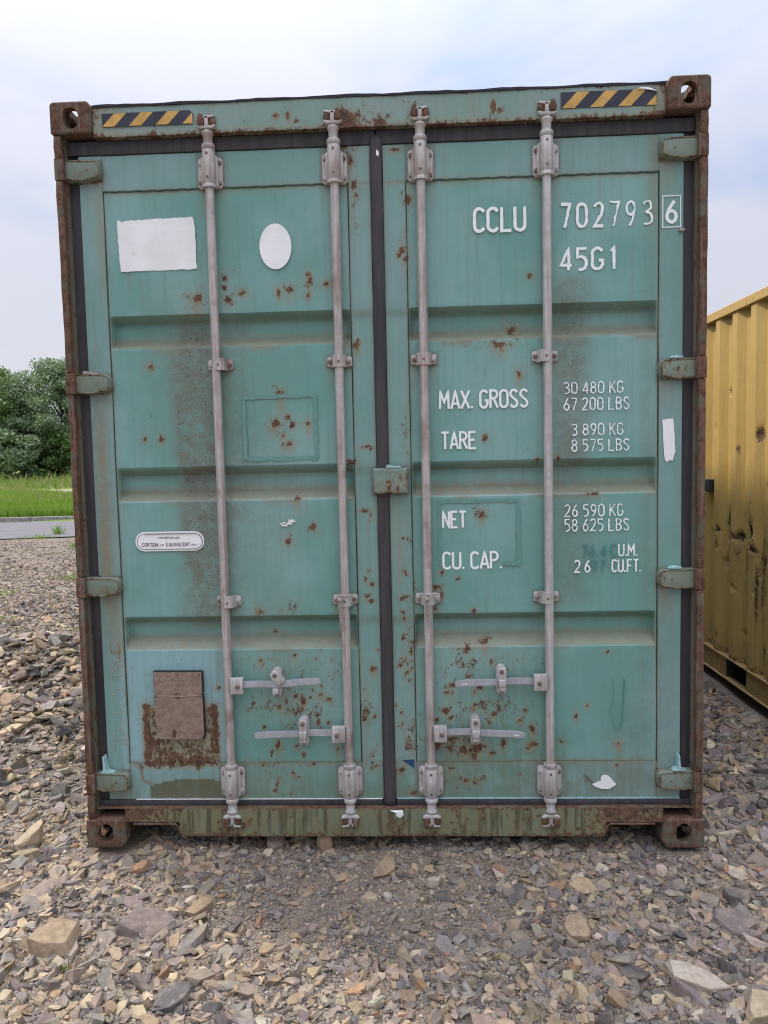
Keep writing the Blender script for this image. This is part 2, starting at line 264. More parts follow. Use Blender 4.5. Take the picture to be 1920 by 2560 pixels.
def rust_color(g, scale=1.0):
    a = g.noise(38*scale, 6, .65); b = g.noise(160*scale, 4, .6)
    c = g.mix(g.step(a, .35, .65), (.066,.035,.024), (.150,.078,.046))
    c = g.mix(g.step(b, .52, .72), c, (.235,.130,.070))
    return c
def paint(name, base, base2, bias=0., dirtb=0., algab=0., wear=True, rough=.42, speck=1.0, streak=0):
    """old container paint: fades, freckles, rust that breaks through, stains under it, grime and painted shade, green film"""
    g = G(name)
    big = g.noise(1.5, 5, .6); mid = g.noise(9, 5, .6)
    c = g.mix(g.step(big, .38, .60), base, base2)
    c = g.mix(g.math('MULTIPLY', g.step(mid, .45, .75), .22), c, tuple(v*.80 for v in base))
    if wear:
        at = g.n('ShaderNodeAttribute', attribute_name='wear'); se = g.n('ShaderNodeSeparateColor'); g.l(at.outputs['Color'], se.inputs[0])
        rust, dirt_shade, stain = se.outputs[0], se.outputs[1], se.outputs[2]; alga = at.outputs['Alpha']
        rp_ = g.n('ShaderNodeAttribute', attribute_name='repaint').outputs['Fac']
        pn = g.math('MULTIPLY', rp_, g.step(g.noise(30, 5, .7), .2, .5))
        c = g.mix(pn, c, (.255,.405,.42))
        rust = g.math('ADD', rust, bias); dirt_shade = g.math('ADD', dirt_shade, dirtb); alga = g.math('ADD', alga, algab)
    else: rust, dirt_shade, stain, alga = bias, dirtb, bias*1.2, algab
    # slight vertical weather streaks everywhere
    stv = g.scaled((60, 60, 2.5)); st = g.noise(1.0, 4, .6, stv)
    c = g.mix(g.math('MULTIPLY', g.step(st, .48, .80), .42), c, (.175,.20,.155))
    # green film
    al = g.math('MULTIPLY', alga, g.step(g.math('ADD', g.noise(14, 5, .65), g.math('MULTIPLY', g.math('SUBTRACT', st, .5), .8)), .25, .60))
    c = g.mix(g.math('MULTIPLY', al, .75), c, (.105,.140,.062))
    if wear: c = g.mix(g.math('MULTIPLY', g.step(alga, .86, .95), .85), c, (.098,.105,.050))
    # stain, thin and streaky
    sm = g.math('MULTIPLY', stain, g.step(g.math('ADD', g.math('MULTIPLY', st, .6), g.math('MULTIPLY', g.noise(45, 4, .6), .4)), .22, .55))
    c = g.mix(g.math('MULTIPLY', sm, 1.05, True), c, (.285,.215,.110))
    # grime film with its painted shade, and dark pepper
    dm = g.math('MULTIPLY', dirt_shade, g.step(g.math('ADD', g.math('MULTIPLY', g.noise(22, 6, .7), .6), g.math('MULTIPLY', g.noise(150, 4, .7), .4)), .28, .60), True)
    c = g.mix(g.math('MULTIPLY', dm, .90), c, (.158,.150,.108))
    v = g.n('ShaderNodeTexVoronoi'); v.inputs['Scale'].default_value = 130; g.l(g.co, v.inputs['Vector'])
    vs = g.n('ShaderNodeSeparateColor'); g.l(v.outputs['Color'], vs.inputs[0])
    th = g.math('MULTIPLY', g.math('SUBTRACT', vs.outputs[0], g.math('SUBTRACT', 1.0, g.math('MULTIPLY', dirt_shade, .26))), .9)
    pep = g.step(g.math('SUBTRACT', th, g.math('MULTIPLY', v.outputs['Distance'], .45)), -.02, .06)
    c = g.mix(g.math('MULTIPLY', pep, .8), c, (.055,.045,.035))
    if streak: c = g.mix(g.math('MULTIPLY', g.step(g.noise(1.0, 4, .6, g.scaled((42, 42, 3.5))), .50, .62), streak), c, (.055,.058,.034))
    # sparse freckles anywhere: chips with a hint of rust
    v2 = g.n('ShaderNodeTexVoronoi'); v2.inputs['Scale'].default_value = 26; g.l(g.co, v2.inputs['Vector'])
    v2s = g.n('ShaderNodeSeparateColor'); g.l(v2.outputs['Color'], v2s.inputs[0])
    rad = g.math('MULTIPLY', g.math('MULTIPLY', g.math('SUBTRACT', v2s.outputs[0], .45), v2s.outputs[1]), .20*speck)
    fr = g.step(g.math('SUBTRACT', rad, v2.outputs['Distance']), -.012, .015)
    c = g.mix(g.math('MULTIPLY', fr, .85), c, g.mix(v2s.outputs[2], (.045,.055,.05), (.13,.075,.035)))
    # rust proper
    rn = g.math('ADD', g.math('MULTIPLY', g.noise(1.0, 8, .72, g.scaled((62,62,44)), .6), 1.0), g.math('MULTIPLY', g.noise(13, 4, .6), .45))
    rm = g.step(g.math('ADD', rust, g.math('MULTIPLY', g.math('SUBTRACT', rn, .725), 2.3)), .50, .63)
    halo = g.step(g.math('ADD', rust, g.math('MULTIPLY', g.math('SUBTRACT', rn, .725), 2.0)), .24, .58)
    c = g.mix(g.math('MULTIPLY', halo, .62), c, (.205,.135,.06))
    c = g.mix(rm, c, rust_color(g))
    rough_ = g.math('ADD', rough, g.math('MULTIPLY', g.math('MAXIMUM', rm, g.math('MULTIPLY', dm, .7)), .42), True)
    h = g.math('ADD', g.math('MULTIPLY', rm, g.noise(170, 4, .6)), g.math('ADD', g.math('MULTIPLY', mid, .25), g.math('MULTIPLY', g.noise(3.2, 2, .5), .9)))
    h = g.math('SUBTRACT', h, g.math('MULTIPLY', fr, .3))
    g.bump(h, .0016, .8)
    return g.done(c, rough_, spec=.35)
TEAL, TEAL2 = (.142,.318,.275), (.208,.365,.338)
M = {}
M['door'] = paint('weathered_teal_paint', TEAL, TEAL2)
M['frame'] = paint('weathered_teal_frame_paint', (.170,.325,.288), (.215,.350,.330), bias=.0, dirtb=.06)
M['sill'] = paint('grimy_green_sill_paint', (.085,.205,.150), (.115,.24,.19), bias=.03, streak=.75)
M['hinge'] = paint('teal_hinge_paint', (.135,.255,.21), (.155,.275,.235), bias=.26, dirtb=.35, wear=False)
M['inner'] = paint('dark_teal_jamb_paint', (.05,.12,.10), (.06,.14,.12), bias=.34, dirtb=.5, wear=False, rough=.6)
M['lug'] = paint('teal_lug_paint', TEAL, TEAL2, bias=.30, dirtb=.02, wear=False)
M['side'] = paint('teal_side_paint', (.10,.26,.24), (.12,.28,.26), bias=.22, dirtb=.15, wear=False)
M['yellow'] = paint('faded_yellow_paint', (.60,.385,.110), (.56,.355,.105), bias=.0, dirtb=.03, speck=.6, rough=.5)
M['yellow_top'] = paint('faded_yellow_rail_paint', (.60,.385,.110), (.56,.355,.105), bias=.12, dirtb=.08, wear=False, rough=.5)
M['yellow_rail'] = paint('orange_yellow_rail_paint', (.42,.25,.09), (.46,.28,.11), bias=.28, dirtb=.12, wear=False, rough=.55)

def heavy_rust(name, tealf=.0, light=1.0):
    g = G(name)
    c = rust_color(g)
    st = g.noise(1.0, 5, .65, g.scaled((70,70,4)))
    c = g.mix(g.math('MULTIPLY', g.step(st, .50, .66), .75), c, tuple(v*light for v in (.20,.135,.105)))
    c = g.mix(g.math('MULTIPLY', g.step(g.noise(11,6,.7), .48, .60), tealf), c, (.12,.145,.105))
    c = g.mix(g.math('MULTIPLY', g.step(g.noise(75,5,.7), .60, .72), .5), c, (.30,.20,.14))
    h = g.math('ADD', g.noise(60,6,.65), g.math('MULTIPLY', g.noise(300,3,.6), .3)); g.bump(h, .0018, .9)
    return g.done(c, .82, spec=.25)
M['cast'] = heavy_rust('rusted_casting_steel', .45)
M['post'] = heavy_rust('rusted_post_steel', .48, 1.1)
M['rustlump'] = heavy_rust('rusted_keeper_iron', 0, 1)

def galv(name, base, brown=.3, stain=.6):
    g = G(name)
    c = g.mix(g.step(g.noise(24, 5, .65), .3, .7), base, tuple(v*.80 for v in base))
    st = g.noise(1.0, 5, .65, g.scaled((90, 90, 3.5)))
    c = g.mix(g.math('MULTIPLY', g.step(st, .42, .70), stain), c, (.30,.215,.175))
    c = g.mix(g.math('MULTIPLY', g.step(g.noise(190, 4, .7), .55, .70), .55), c, tuple(v*.58 for v in base))
    c = g.mix(g.math('MULTIPLY', g.step(g.noise(5, 4, .6), .52, .66), brown), c, (.24,.165,.125))
    v = g.step(g.voro(55), .10, .03); c = g.mix(g.math('MULTIPLY', v, .45), c, (.11,.07,.05))
    g.bump(g.math('ADD', g.noise(60,5,.65), g.math('MULTIPLY', g.noise(350,2,.5), .25)), .0008, .8)
    return g.done(c, .58, .25, .4)
M['galv'] = galv('dull_galvanised_steel', (.545,.525,.495))
M['galv2'] = galv('stained_galvanised_steel', (.53,.49,.45), .75, .9)
M['galvdark'] = galv('bare_worn_steel', (.46,.475,.50), .05, .25)
M['bolt'] = galv('weathered_bolt_steel', (.33,.29,.27), .6, .5)
M['boltrust'] = galv('brown_bolt_steel', (.17,.115,.09), .8, .5)
def flat(name, c, rough=.7, bump=.0006, var=.2, scale=30, spec=.3):
    g = G(name); n_ = g.noise(scale, 5, .6)
    g.bump(n_, bump, .8)
    return g.done(g.mix(g.step(n_, .3, .7), tuple(c), tuple(v*(1-var) for v in c)), rough, spec=spec)
def rubber():
    g = G('dusty_hazed_rubber'); st = g.noise(1.0, 4, .6, g.scaled((40,40,3)))
    c = g.mix(g.step(st,.35,.7), (.038,.036,.040), (.066,.058,.058))  # dusty black rubber, base lifted to paint in hazy glare
    c = g.mix(g.math('MULTIPLY', g.step(g.noise(50,5,.7),.62,.75), .35), c, (.12,.10,.09))
    g.bump(g.noise(20,4,.6), .002, .6); return g.done(c, .62, spec=.35)
M['rubber'] = rubber()
M['dark'] = flat('dark_hole', (.008,.008,.008), .9)
def vinyl():
    g = G('aged_white_vinyl'); c = g.mix(g.step(g.noise(7,5,.6),.35,.7), (.86,.86,.84), (.78,.77,.73)); c = g.mix(g.math('MULTIPLY', g.step(g.voro(55),.09,.05), .7), c, (.16,.15,.14))
    c = g.mix(g.math('MULTIPLY', g.step(g.noise(25,7,.75),.62,.70), .35), c, (.45,.40,.31)); g.bump(g.noise(18,4,.6), .0012, .6); return g.done(c, .5, spec=.35)
M['vinyl'] = vinyl()
M['letter'] = flat('white_lettering', (.86,.88,.86), .55, .0004, .08, 80)
M['ghost'] = flat('faded_letter_ghost', (.085,.255,.245), .5, .0003, .12, 80)  # peeled letters left as darker teal
M['residue'] = flat('dirty_glue_residue', (.155,.305,.265), .6, .0008, .2, 90)
M['bluevinyl'] = flat('blue_vinyl', (.02,.075,.16), .45, .0004, .2)
M['tapey'] = flat('amber_reflective_tape', (.62,.37,.10), .45, .0004, .25, 25)
M['tapeb'] = flat('black_tape', (.040,.045,.062), .45, .0004, .3, 25)
M['chalk'] = flat('chalk_line', (.44,.43,.34), .9, .0005, .45, 120)
M['chalko'] = flat('orange_chalk_line', (.36,.235,.115), .9, .0005, .4, 120)
M['greyink'] = flat('grey_ink', (.19,.17,.17), .6, .0003, .4, 200)
M['cyanpaint'] = flat('fresh_pale_teal_paint', (.36,.56,.55), .5, .0012, .25, 70)
M['cord'] = flat('frayed_pale_cord', (.46,.40,.35), .9, .002, .4, 200)
M['weld'] = flat('weld_seam', (.075,.135,.11), .7, .002, .5, 60)
def plate_mat():
    g = G('brown_data_plate'); c = g.mix(g.step(g.noise(40,6,.7),.35,.65), (.215,.145,.105), (.30,.225,.17))
    c = g.mix(g.math('MULTIPLY', g.step(g.noise(110,5,.7),.55,.68), .5), c, (.13,.07,.05))
    g.bump(g.noise(60,5,.6), .0012, .7); return g.done(c, .55, .15)
M['plate'] = plate_mat()
M['platetext'] = flat('worn_plate_text', (.46,.38,.30), .6, .0003, .4, 150)
M['hingerim'] = paint('scuffed_hinge_edge', (.10,.17,.14), (.12,.19,.16), bias=.46, dirtb=.4, wear=False)
M['roof'] = heavy_rust('roof_steel', .4)
M['tin'] = flat('dark_steel', (.035,.035,.04), .8)  # near-black steel for hidden sheets, pocket walls, roof lip and vent

# ------------------------------------------------------------------ stroke lettering
def arc(cx, cy, rx, ry, a0, a1, n=6): return [(cx+rx*math.cos(R(a0+(a1-a0)*k/n)), cy+ry*math.sin(R(a0+(a1-a0)*k/n))) for k in range(n+1)]
W_ = .42
def _c(): return arc(.21,.76,.19,.22,20,180,5)+arc(.21,.24,.19,.22,180,340,5)
GL = {
 'C':[_c()], 'G':[_c()[:-1]+[(.40,.24),(.40,.42),(.26,.42)]], 'L':[[(.03,1),(.03,.02),(.40,.02)]],
 'U':[[(.02,1)]+arc(.21,.22,.19,.20,180,360,6)+[(.40,1)]], '7':[[(.02,.98),(.40,.98),(.17,0)]],
 '0':[arc(.21,.76,.19,.22,0,180,6)+arc(.21,.24,.19,.22,180,360,6)+[(.40,.76)]],
 'O':[arc(.21,.76,.19,.22,0,180,6)+arc(.21,.24,.19,.22,180,360,6)+[(.40,.76)]],
 '2':[arc(.21,.78,.18,.20,165,-15,6)+[(.32,.5),(.03,.02),(.41,.02)]],
 '9':[arc(.21,.70,.18,.28,360,0,9)[::1], [(.39,.68),(.34,.40),(.14,0)]],
 '6':[arc(.21,.29,.18,.27,0,360,9), [(.03,.32),(.10,.60),(.32,1)]],
 '3':[[(.04,.86)]+arc(.20,.77,.18,.21,130,-70,5)+[(.18,.54)]+arc(.20,.27,.20,.25,80,-130,6)],
 '4':[[(.31,0),(.31,1),(.02,.24),(.42,.24)]], '5':[[(.39,.98),(.05,.98),(.05,.58)]+arc(.17,.31,.22,.30,85,-110,6)],
 '1':[[(.12,.82),(.24,.98),(.24,0)]], 'M':[[(.0,0),(.02,1),(.23,.35),(.44,1),(.46,0)]], 'A':[[(0,0),(.21,1),(.42,0)],[(.08,.28),(.34,.28)]],
 'X':[[(0,1),(.42,0)],[(.42,1),(0,0)]], 'R':[[(.03,0),(.03,.98)]+arc(.20,.76,.19,.22,80,-80,5)+[(.03,.52)],[(.20,.52),(.41,0)]],
 'P':[[(.03,0),(.03,.98)]+arc(.20,.74,.19,.24,80,-80,5)+[(.03,.48)]], 'S':[arc(.21,.76,.18,.22,20,200,5)+[(.14,.56),(.30,.42)]+arc(.21,.24,.18,.22,20,-160,5)],
 'T':[[(0,.98),(.42,.98)],[(.21,.97),(.21,0)]], 'E':[[(.39,.98),(.03,.98),(.03,.02),(.39,.02)],[(.04,.52),(.32,.52)]],
 'F':[[(.39,.98),(.03,.98),(.03,0)],[(.04,.50),(.32,.50)]], 'N':[[(.03,0),(.03,1),(.39,0),(.39,1)]], 'K':[[(.03,0),(.03,1)],[(.40,1),(.05,.42)],[(.13,.55),(.42,0)]],
 'B':[[(.03,.02),(.03,.98)]+arc(.18,.76,.19,.22,80,-80,4)+[(.05,.53)],[(.18,.52)]+arc(.18,.27,.22,.25,70,-90,5)+[(.03,.02)]],
 '8':[arc(.21,.75,.16,.22,-90,270,9), arc(.21,.27,.19,.25,90,450,9)], '.':[[(.04,0),(.04,.12)]], 'V':[[(0,1),(.21,0),(.42,1)]], 'Q':[arc(.21,.5,.19,.48,0,360,10),[(.25,.2),(.42,0)]],
 'I':[[(.1,0),(.1,1)]], 'Y':[[(0,1),(.21,.5),(.42,1)],[(.21,.5),(.21,0)]], 'D':[[(.03,0),(.03,.98),(.2,.98)]+arc(.18,.5,.22,.46,60,-60,5)+[(.03,.02)]], 'H':[[(.03,0),(.03,1)],[(.39,0),(.39,1)],[(.04,.5),(.38,.5)]], ' ':[]}
ADV = {'.':.42, ' ':.45, 'M':1.15, 'I':.5, '1':.9}
def stroke(bm, pts, wd, y, worn=0, rs=None, th=.0012):
    """a flat ribbon with a little thickness"""
    P = [Vector((p[0], p[1])) for p in pts]; Q = []
    for a, b in zip(P, P[1:]):
        n = max(1, int((b-a).length/(wd*1.1))) if worn else 1
        Q += [a.lerp(b, k/n) for k in range(n)]
    Q.append(P[-1]); L_, Rr = [], []
    closed = (P[0]-P[-1]).length < 1e-4
    for i, p in enumerate(Q):
        pv = Q[i-1] if i else (Q[-2] if closed else None); nx = Q[i+1] if i < len(Q)-1 else (Q[1] if closed else None)
        d1 = (p-pv).normalized() if pv is not None else None; d2 = (nx-p).normalized() if nx is not None else None
        if d1 is None: d1 = d2
        if d2 is None: d2 = d1
        n1_ = Vector((-d1.y, d1.x)); n2_ = Vector((-d2.y, d2.x)); mm = (n1_+n2_)
        mm = mm.normalized() if mm.length > 1e-3 else n1_
        k = min(1.7, 1/max(.35, mm.dot(n1_)))
        wl = wd/2*(1-worn*random.random()**1.5); wr = wd/2*(1-worn*random.random()**1.5)
        L_.append(p+mm*k*wl); Rr.append(p-mm*k*wr)
    if closed: L_[-1] = L_[0]; Rr[-1] = Rr[0]
    vf = [(bm.verts.new((l.x,y-.000017*i,l.y)), bm.verts.new((r.x,y-.000017*i,r.y)), bm.verts.new((l.x,y+th,l.y)), bm.verts.new((r.x,y+th,r.y))) for i, (l, r) in enumerate(zip(L_, Rr))]
    for a, b in zip(vf, vf[1:]):
        bm.faces.new((a[0],b[0],b[1],a[1])); bm.faces.new((a[0],a[2],b[2],b[0])); bm.faces.new((a[1],b[1],b[3],a[3]))
    bm.faces.new((vf[0][0],vf[0][1],vf[0][3],vf[0][2])); bm.faces.new((vf[-1][0],vf[-1][2],vf[-1][3],vf[-1][1]))
def write(s, x0, x1, z0, z1, y, m, parent, name='lettering', ratio=.76, wd=.13, worn=0, th=.0012):
    adv = [ADV.get(c, 1.) for c in s]; tot = sum(adv[:-1])+(adv[-1] if s[-1] == '.' else ratio)
    u = (x1-x0)/tot; h = z1-z0; b = MB(); x = x0; dy = 0
    for c, a in zip(s, adv):
        gw = u*ratio/W_
        for st in GL[c]:
            stroke(b.bm, [(x+p[0]*gw+.0*h, z0+p[1]*h*(1-wd)+h*wd/2) for p in st], wd*h, y-dy, worn, th=th); dy += .000097
        x += u*a
    me = bpy.data.meshes.new(name); b.bm.to_mesh(me); b.bm.free()
    return link(name, me, m, parent)

# ------------------------------------------------------------------ the teal container
CW, CH, CD = 1.219, 2.896, 12.19
box_ = empty('shipping_container', (0,0,0), 'weathered teal shipping container seen square on at its locked double doors', 'container')
def grid_front(name, xs, zs, yf, y1, m, parent, wear=True):
    """front face as a fine grid y = yf(x, z), folded back to y1 round the rim"""
    X, Z = np.meshgrid(xs, zs); Y = yf(X, Z); nx, nz = len(xs), len(zs)
    V = np.stack([X, Y, Z], -1).reshape(-1,3); idx = np.arange(nx*nz).reshape(nz, nx)
    F = np.stack([idx[:-1,:-1], idx[:-1,1:], idx[1:,1:], idx[1:,:-1]], -1).reshape(-1,4)
    rim = np.concatenate([idx[0,:], idx[1:,-1], idx[-1,-2::-1], idx[-2:0:-1,0]])
    VB = V[rim].copy(); VB[:,1] = y1; k = len(rim); bi = len(V)+np.arange(k)
    F2 = np.stack([rim, bi, np.roll(bi,-1), np.roll(rim,-1)], -1)
    me = fast_mesh(name, np.concatenate([V, VB]), np.concatenate([F, F2]))
    if wear: add_wear(me)
    me.polygons.foreach_set('use_smooth', [True]*len(me.polygons)); me.set_sharp_from_angle(angle=R(14))
    return link(name, me, m, parent)
def lines(a, b, cell, extra=()):
    n = max(1, int(round((b-a)/cell))); v = list(np.linspace(a, b, n+1))
    for e in extra:
        if a < e < b:
            v = [q for q in v if abs(q-e) > cell*.35 or q in (v[0], v[-1])]; v.append(e)
    return np.array(sorted(set(v)))
REC = [(2.109,2.080,2.010,1.981),(1.518,1.489,1.419,1.387),(.927,.897,.833,.793)]
DEEP = .048
def make_door(sx):
    """sx = -1 left, 1 right"""
    o0, o1, i1, i0 = 1.140, 1.050, .110, .0245          # hinge edge, seam, seam, closing edge
    def xr(a, b): return (sx*a, sx*b) if sx > 0 else (sx*b, sx*a)
    xa, xb = xr(i1+.0015, o1-.0015)
    zs = lines(.331, 2.577, .0085, [v+d for r_ in REC for v in r_ for d in (-.004, .004)])
    xs = lines(xa, xb, .0085, [xa+.004, xa+.010, xb-.010, xb-.004])
    def yf(X, Z):
        Y = np.full_like(X, .055)
        for zt, za, zb, zc in REC:
            f = np.clip((zt-Z)/(zt-za), 0, 1)*np.clip((Z-zc)/(zb-zc), 0, 1)
            g_ = np.clip(np.minimum(X-xa-.003, xb-.003-X)/.009, 0, 1)
            Y = Y+DEEP*f*g_
        Y = Y+.0016*np.sin(X*7.3+Z*2.1)*np.sin(Z*5.7+1.3)+.0010*np.sin(X*17+Z*11)
        return Y
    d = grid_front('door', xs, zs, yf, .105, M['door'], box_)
    flat_ = lambda v: (lambda X, Z: np.full_like(X, v)+.0006*np.sin(X*23+Z*9))
    for a, b, nm in ((o1+.001, o0, 'hinge_stile'), (i0, i1-.001, 'closing_stile')):
        x0, x1 = xr(a, b); grid_front(nm, lines(x0, x1, .009), lines(.180, 2.712, .009), flat_(.052), .11, M['frame'], d)
    for z0, z1, nm in ((2.579, 2.712, 'top_rail'), (.180, .3295, 'bottom_rail')):
        x0, x1 = xr(i1, o1); grid_front(nm, lines(x0, x1, .009), lines(z0, z1, .009), flat_(.0535), .11, M['frame'], d)
    # weld bead along the top seam and beside the panel
    w_ = MB(); z = 2.578; X0, X1 = xr(i1-.002, o1+.002); pts = [(X0+(X1-X0)*k/60, .0535, z+.0012*math.sin(k*1.7)+.0008*random.random()) for k in range(61)]
    w_.tube(pts, .0035, 6)
    for xx in (X0, X1): w_.tube([(xx+.0008*random.random(), .0530, .33+(2.578-.33)*k/80) for k in range(81)], .0019, 5)
    w_.build('weld_seam', M['weld'], d)
    MB().box(sx*.6-.56, sx*.6+.56, .106, .125, .175, 2.715).build('inner_sheet', M['tin'], d)
    return d
doorL = make_door(-1); doorR = make_door(1)

# rubber gaskets (dark bands round and between the doors)
def gasket(x0,x1,z0,z1,y0,parent,bev=.006): MB().box(x0,x1,y0,y0+.05,z0,z1,bev,2).build('rubber_gasket', M['rubber'], parent, smooth=40)
gasket(-1.185,-1.139,.157,2.750,.062,doorL); gasket(1.139,1.185,.157,2.750,.062,doorR)
gasket(-1.180,-.002,2.714,2.766,.046,doorL); gasket(.002,1.180,2.714,2.766,.046,doorR)
gasket(-1.180,-.026,.155,.179,.045,doorL); gasket(.026,1.180,.155,.179,.045,doorR)
g_ = MB(); zz = np.linspace(.150, 2.745, 90)
wv = [.0010*math.sin(z*9)+.0008*math.sin(z*23+1) for z in zz]
rings = [[g_.bm.verts.new(p) for p in ((-.0235+a,.062,z),(-.0235+a,.044,z),(-.017+a,.038,z),(.0+a,.036,z),(.017+a,.038,z),(.0235+a,.044,z),(.0235+a,.062,z))] for z, a in zip(zz, wv)]
for a, b in zip(rings, rings[1:]):
    for k in range(6): g_.bm.faces.new((a[k],a[k+1],b[k+1],b[k])).smooth = True
g_.bm.faces.new(rings[0]); g_.bm.faces.new(rings[-1][::-1])
g_.build('rubber_gasket', M['rubber'], doorR)
# fresh paint left along the bottom edge of the doors
for x0, x1, p_, hh in ((-1.03,-.03,doorL,.0012),(.03,1.14,doorR,.0045)):
    b = MB(); n = 50; top = [(x0+(x1-x0)*k/n, .1795+hh*(.6+.5*random.random())) for k in range(n+1)]
    b.prism([(x0,.1793)]+top+[(x1,.1793)], .0475, .0525); b.build('paint_line', M['cyanpaint'] if p_ is doorR else M['vinyl'], p_)

# header and sill
hd = grid_front('door_header', lines(-1.062,1.062,.009), lines(2.767,2.874,.009), lambda X,Z: .018+.0012*np.sin(X*6)+.0006*np.sin(X*31), .09, M['frame'], box_)
b = MB(); n = 64; up = [(-1.07+2.14*k/n, 2.883+.0016*math.sin(k*.7)+.0025*(random.random()-.5)) for k in range(n+1)]
b.prism([(-1.07,2.8745)]+up+[(1.07,2.8745)], .014, .17); b.build('roof_lip', M['tin'], box_)
b = MB()
slabs = [(-1.066,1.066,.098,.154),(-.846,.849,.041,.0975)]
sl = grid_front('door_sill', lines(-.846,.849,.009), lines(.041,.154,.007), lambda X,Z: .018+.001*np.sin(X*5), .10, M['sill'], box_)
for a_, b_ in ((-1.066,-.8465),(.8495,1.066)): grid_front('sill_end', lines(a_,b_,.009), lines(.0982,.154,.007), lambda X,Z: .018+.001*np.sin(X*5), .10, M['sill'], sl)
for sx in (-1, 1):   # fork pocket rims
    b = MB(); pts = [(sx*1.035,.0915),(sx*.862,.0915),(sx*.851,.080),(sx*.846,.044)]
    b.tube([(p[0], .018, p[1]) for p in pts], .0045, 6); b.build('pocket_rim', M['cast'], sl)
    MB().box(min(sx*1.06,sx*.85), max(sx*1.06,sx*.85), .0975, .101, .095, .0978).build('pocket_roof', M['tin'], sl)
MB().box(-1.19,1.19,.02,.060,.1545,.1552).build('sill_ledge', M['cast'], sl)

# corner posts: rusty flange cut at every hinge, green jamb behind it
HZ = [2.652, 1.850, 1.055, .262]
segs = [(.119,.2195),(.3055,1.0125),(1.0975,1.8075),(1.8925,2.6095),(2.6945,2.7735)]
for sx in (-1, 1):
    post = MB().box(min(sx*1.206,sx*1.17), max(sx*1.206,sx*1.17), .085, .20, .12, 2.775).build('corner_post', M['post'], box_)
    for z0, z1 in segs:
        b = MB(); n = max(2, int((z1-z0)/.05)); out_, inn = [], []
        for k in range(n+1):
            z = z0+(z1-z0)*k/n; e = 0 if k in (0,n) else (random.random()-.5)*.0022
            bow = .006*math.sin(math.pi*(z)/2.9) * (1 if sx < 0 else .3)
            out_.append((sx*(1.2135-bow)+e, z)); inn.append((sx*1.186+e*.8, z))
        b.prism(out_+inn[::-1], .006, .086, .004, 2); b.build('post_flange', M['post'], post, smooth=45)
    for z0, z1 in segs:
        b = MB(); x0, x1 = sx*1.1860, sx*1.1825
        b.prism([(x0,z0-.01),(x0,z1+.01),(x1,z1+.01),(x1,z0-.01)], .040, .09); b.build('door_jamb', M['inner'], post)
    for hz in HZ:
        b = MB().box(min(sx*1.2145,sx*1.178), max(sx*1.2145,sx*1.178), .004, .085, hz-.0405, hz+.0405, .004, 2); b.build('hinge_lug', M['post'], post, smooth=45)
        d = doorL if sx < 0 else doorR
        k = [(1.182,-.037),(1.118,-.040),(1.088,-.033),(1.063,-.030),(1.053,-.025),(1.0485,-.014),(1.0485,.018),(1.052,.028),(1.062,.034),(1.09,.036),(1.12,.037),(1.182,.038)]
        o = MB().prism([(sx*a, hz+c) for a, c in k], .022, .060, .006, 3).build('hinge', M['hinge'], d, smooth=45)
        rim_ = [(1.178,-.033),(1.117,-.036),(1.088,-.0293),(1.066,-.0265),(1.057,-.022),(1.053,-.012),(1.053,.016),(1.056,.0245),(1.065,.0300),(1.09,.032),(1.12,.033),(1.178,.034)]
        bb = MB(); bb.tube([(sx*a, .0225, hz+c) for a, c in rim_], .0032, 6); bb.disc(sx*1.098, hz, .0195, .0225, .0045, 10)
        link('hinge_rim', bb.mesh('hinge_rim'), M['hingerim'], d)
# paint clots and drips on the hinges
def clot(pts, m, parent, y0=.018, y1=.05, name='paint_drip'): MB().prism(pts, y0, y1, .002, 2).build(name, m, parent, smooth=50)
clot([(1.105,.301),(1.156,.301),(1.157,.304),(1.138,.309),(1.1315,.313),(1.1315,.358),(1.129,.364),(1.125,.364),(1.1235,.358),(1.1245,.313),(1.112,.307)], M['cyanpaint'], doorR)
clot([(-1.160,.300),(-1.108,.300),(-1.112,.304),(-1.132,.308),(-1.137,.318),(-1.1405,.350),(-1.144,.368),(-1.149,.368),(-1.1475,.345),(-1.1455,.315),(-1.158,.304)], M['cyanpaint'], doorL)
for zc in (1.893, 1.099): clot([(1.085,zc-.005),(1.130,zc-.006),(1.135,zc+.001),(1.110,zc+.006),(1.092,zc+.003)], M['cyanpaint'], doorR)
clot([(-1.150,1.887),(-1.090,1.883),(-1.085,1.887),(-1.125,1.895),(-1.142,1.899),(-1.150,1.896)], M['cord'], doorL)
clot([(1.120,2.358),(1.138,2.355),(1.146,2.364),(1.130,2.370)], M['cord'], doorR, .04)

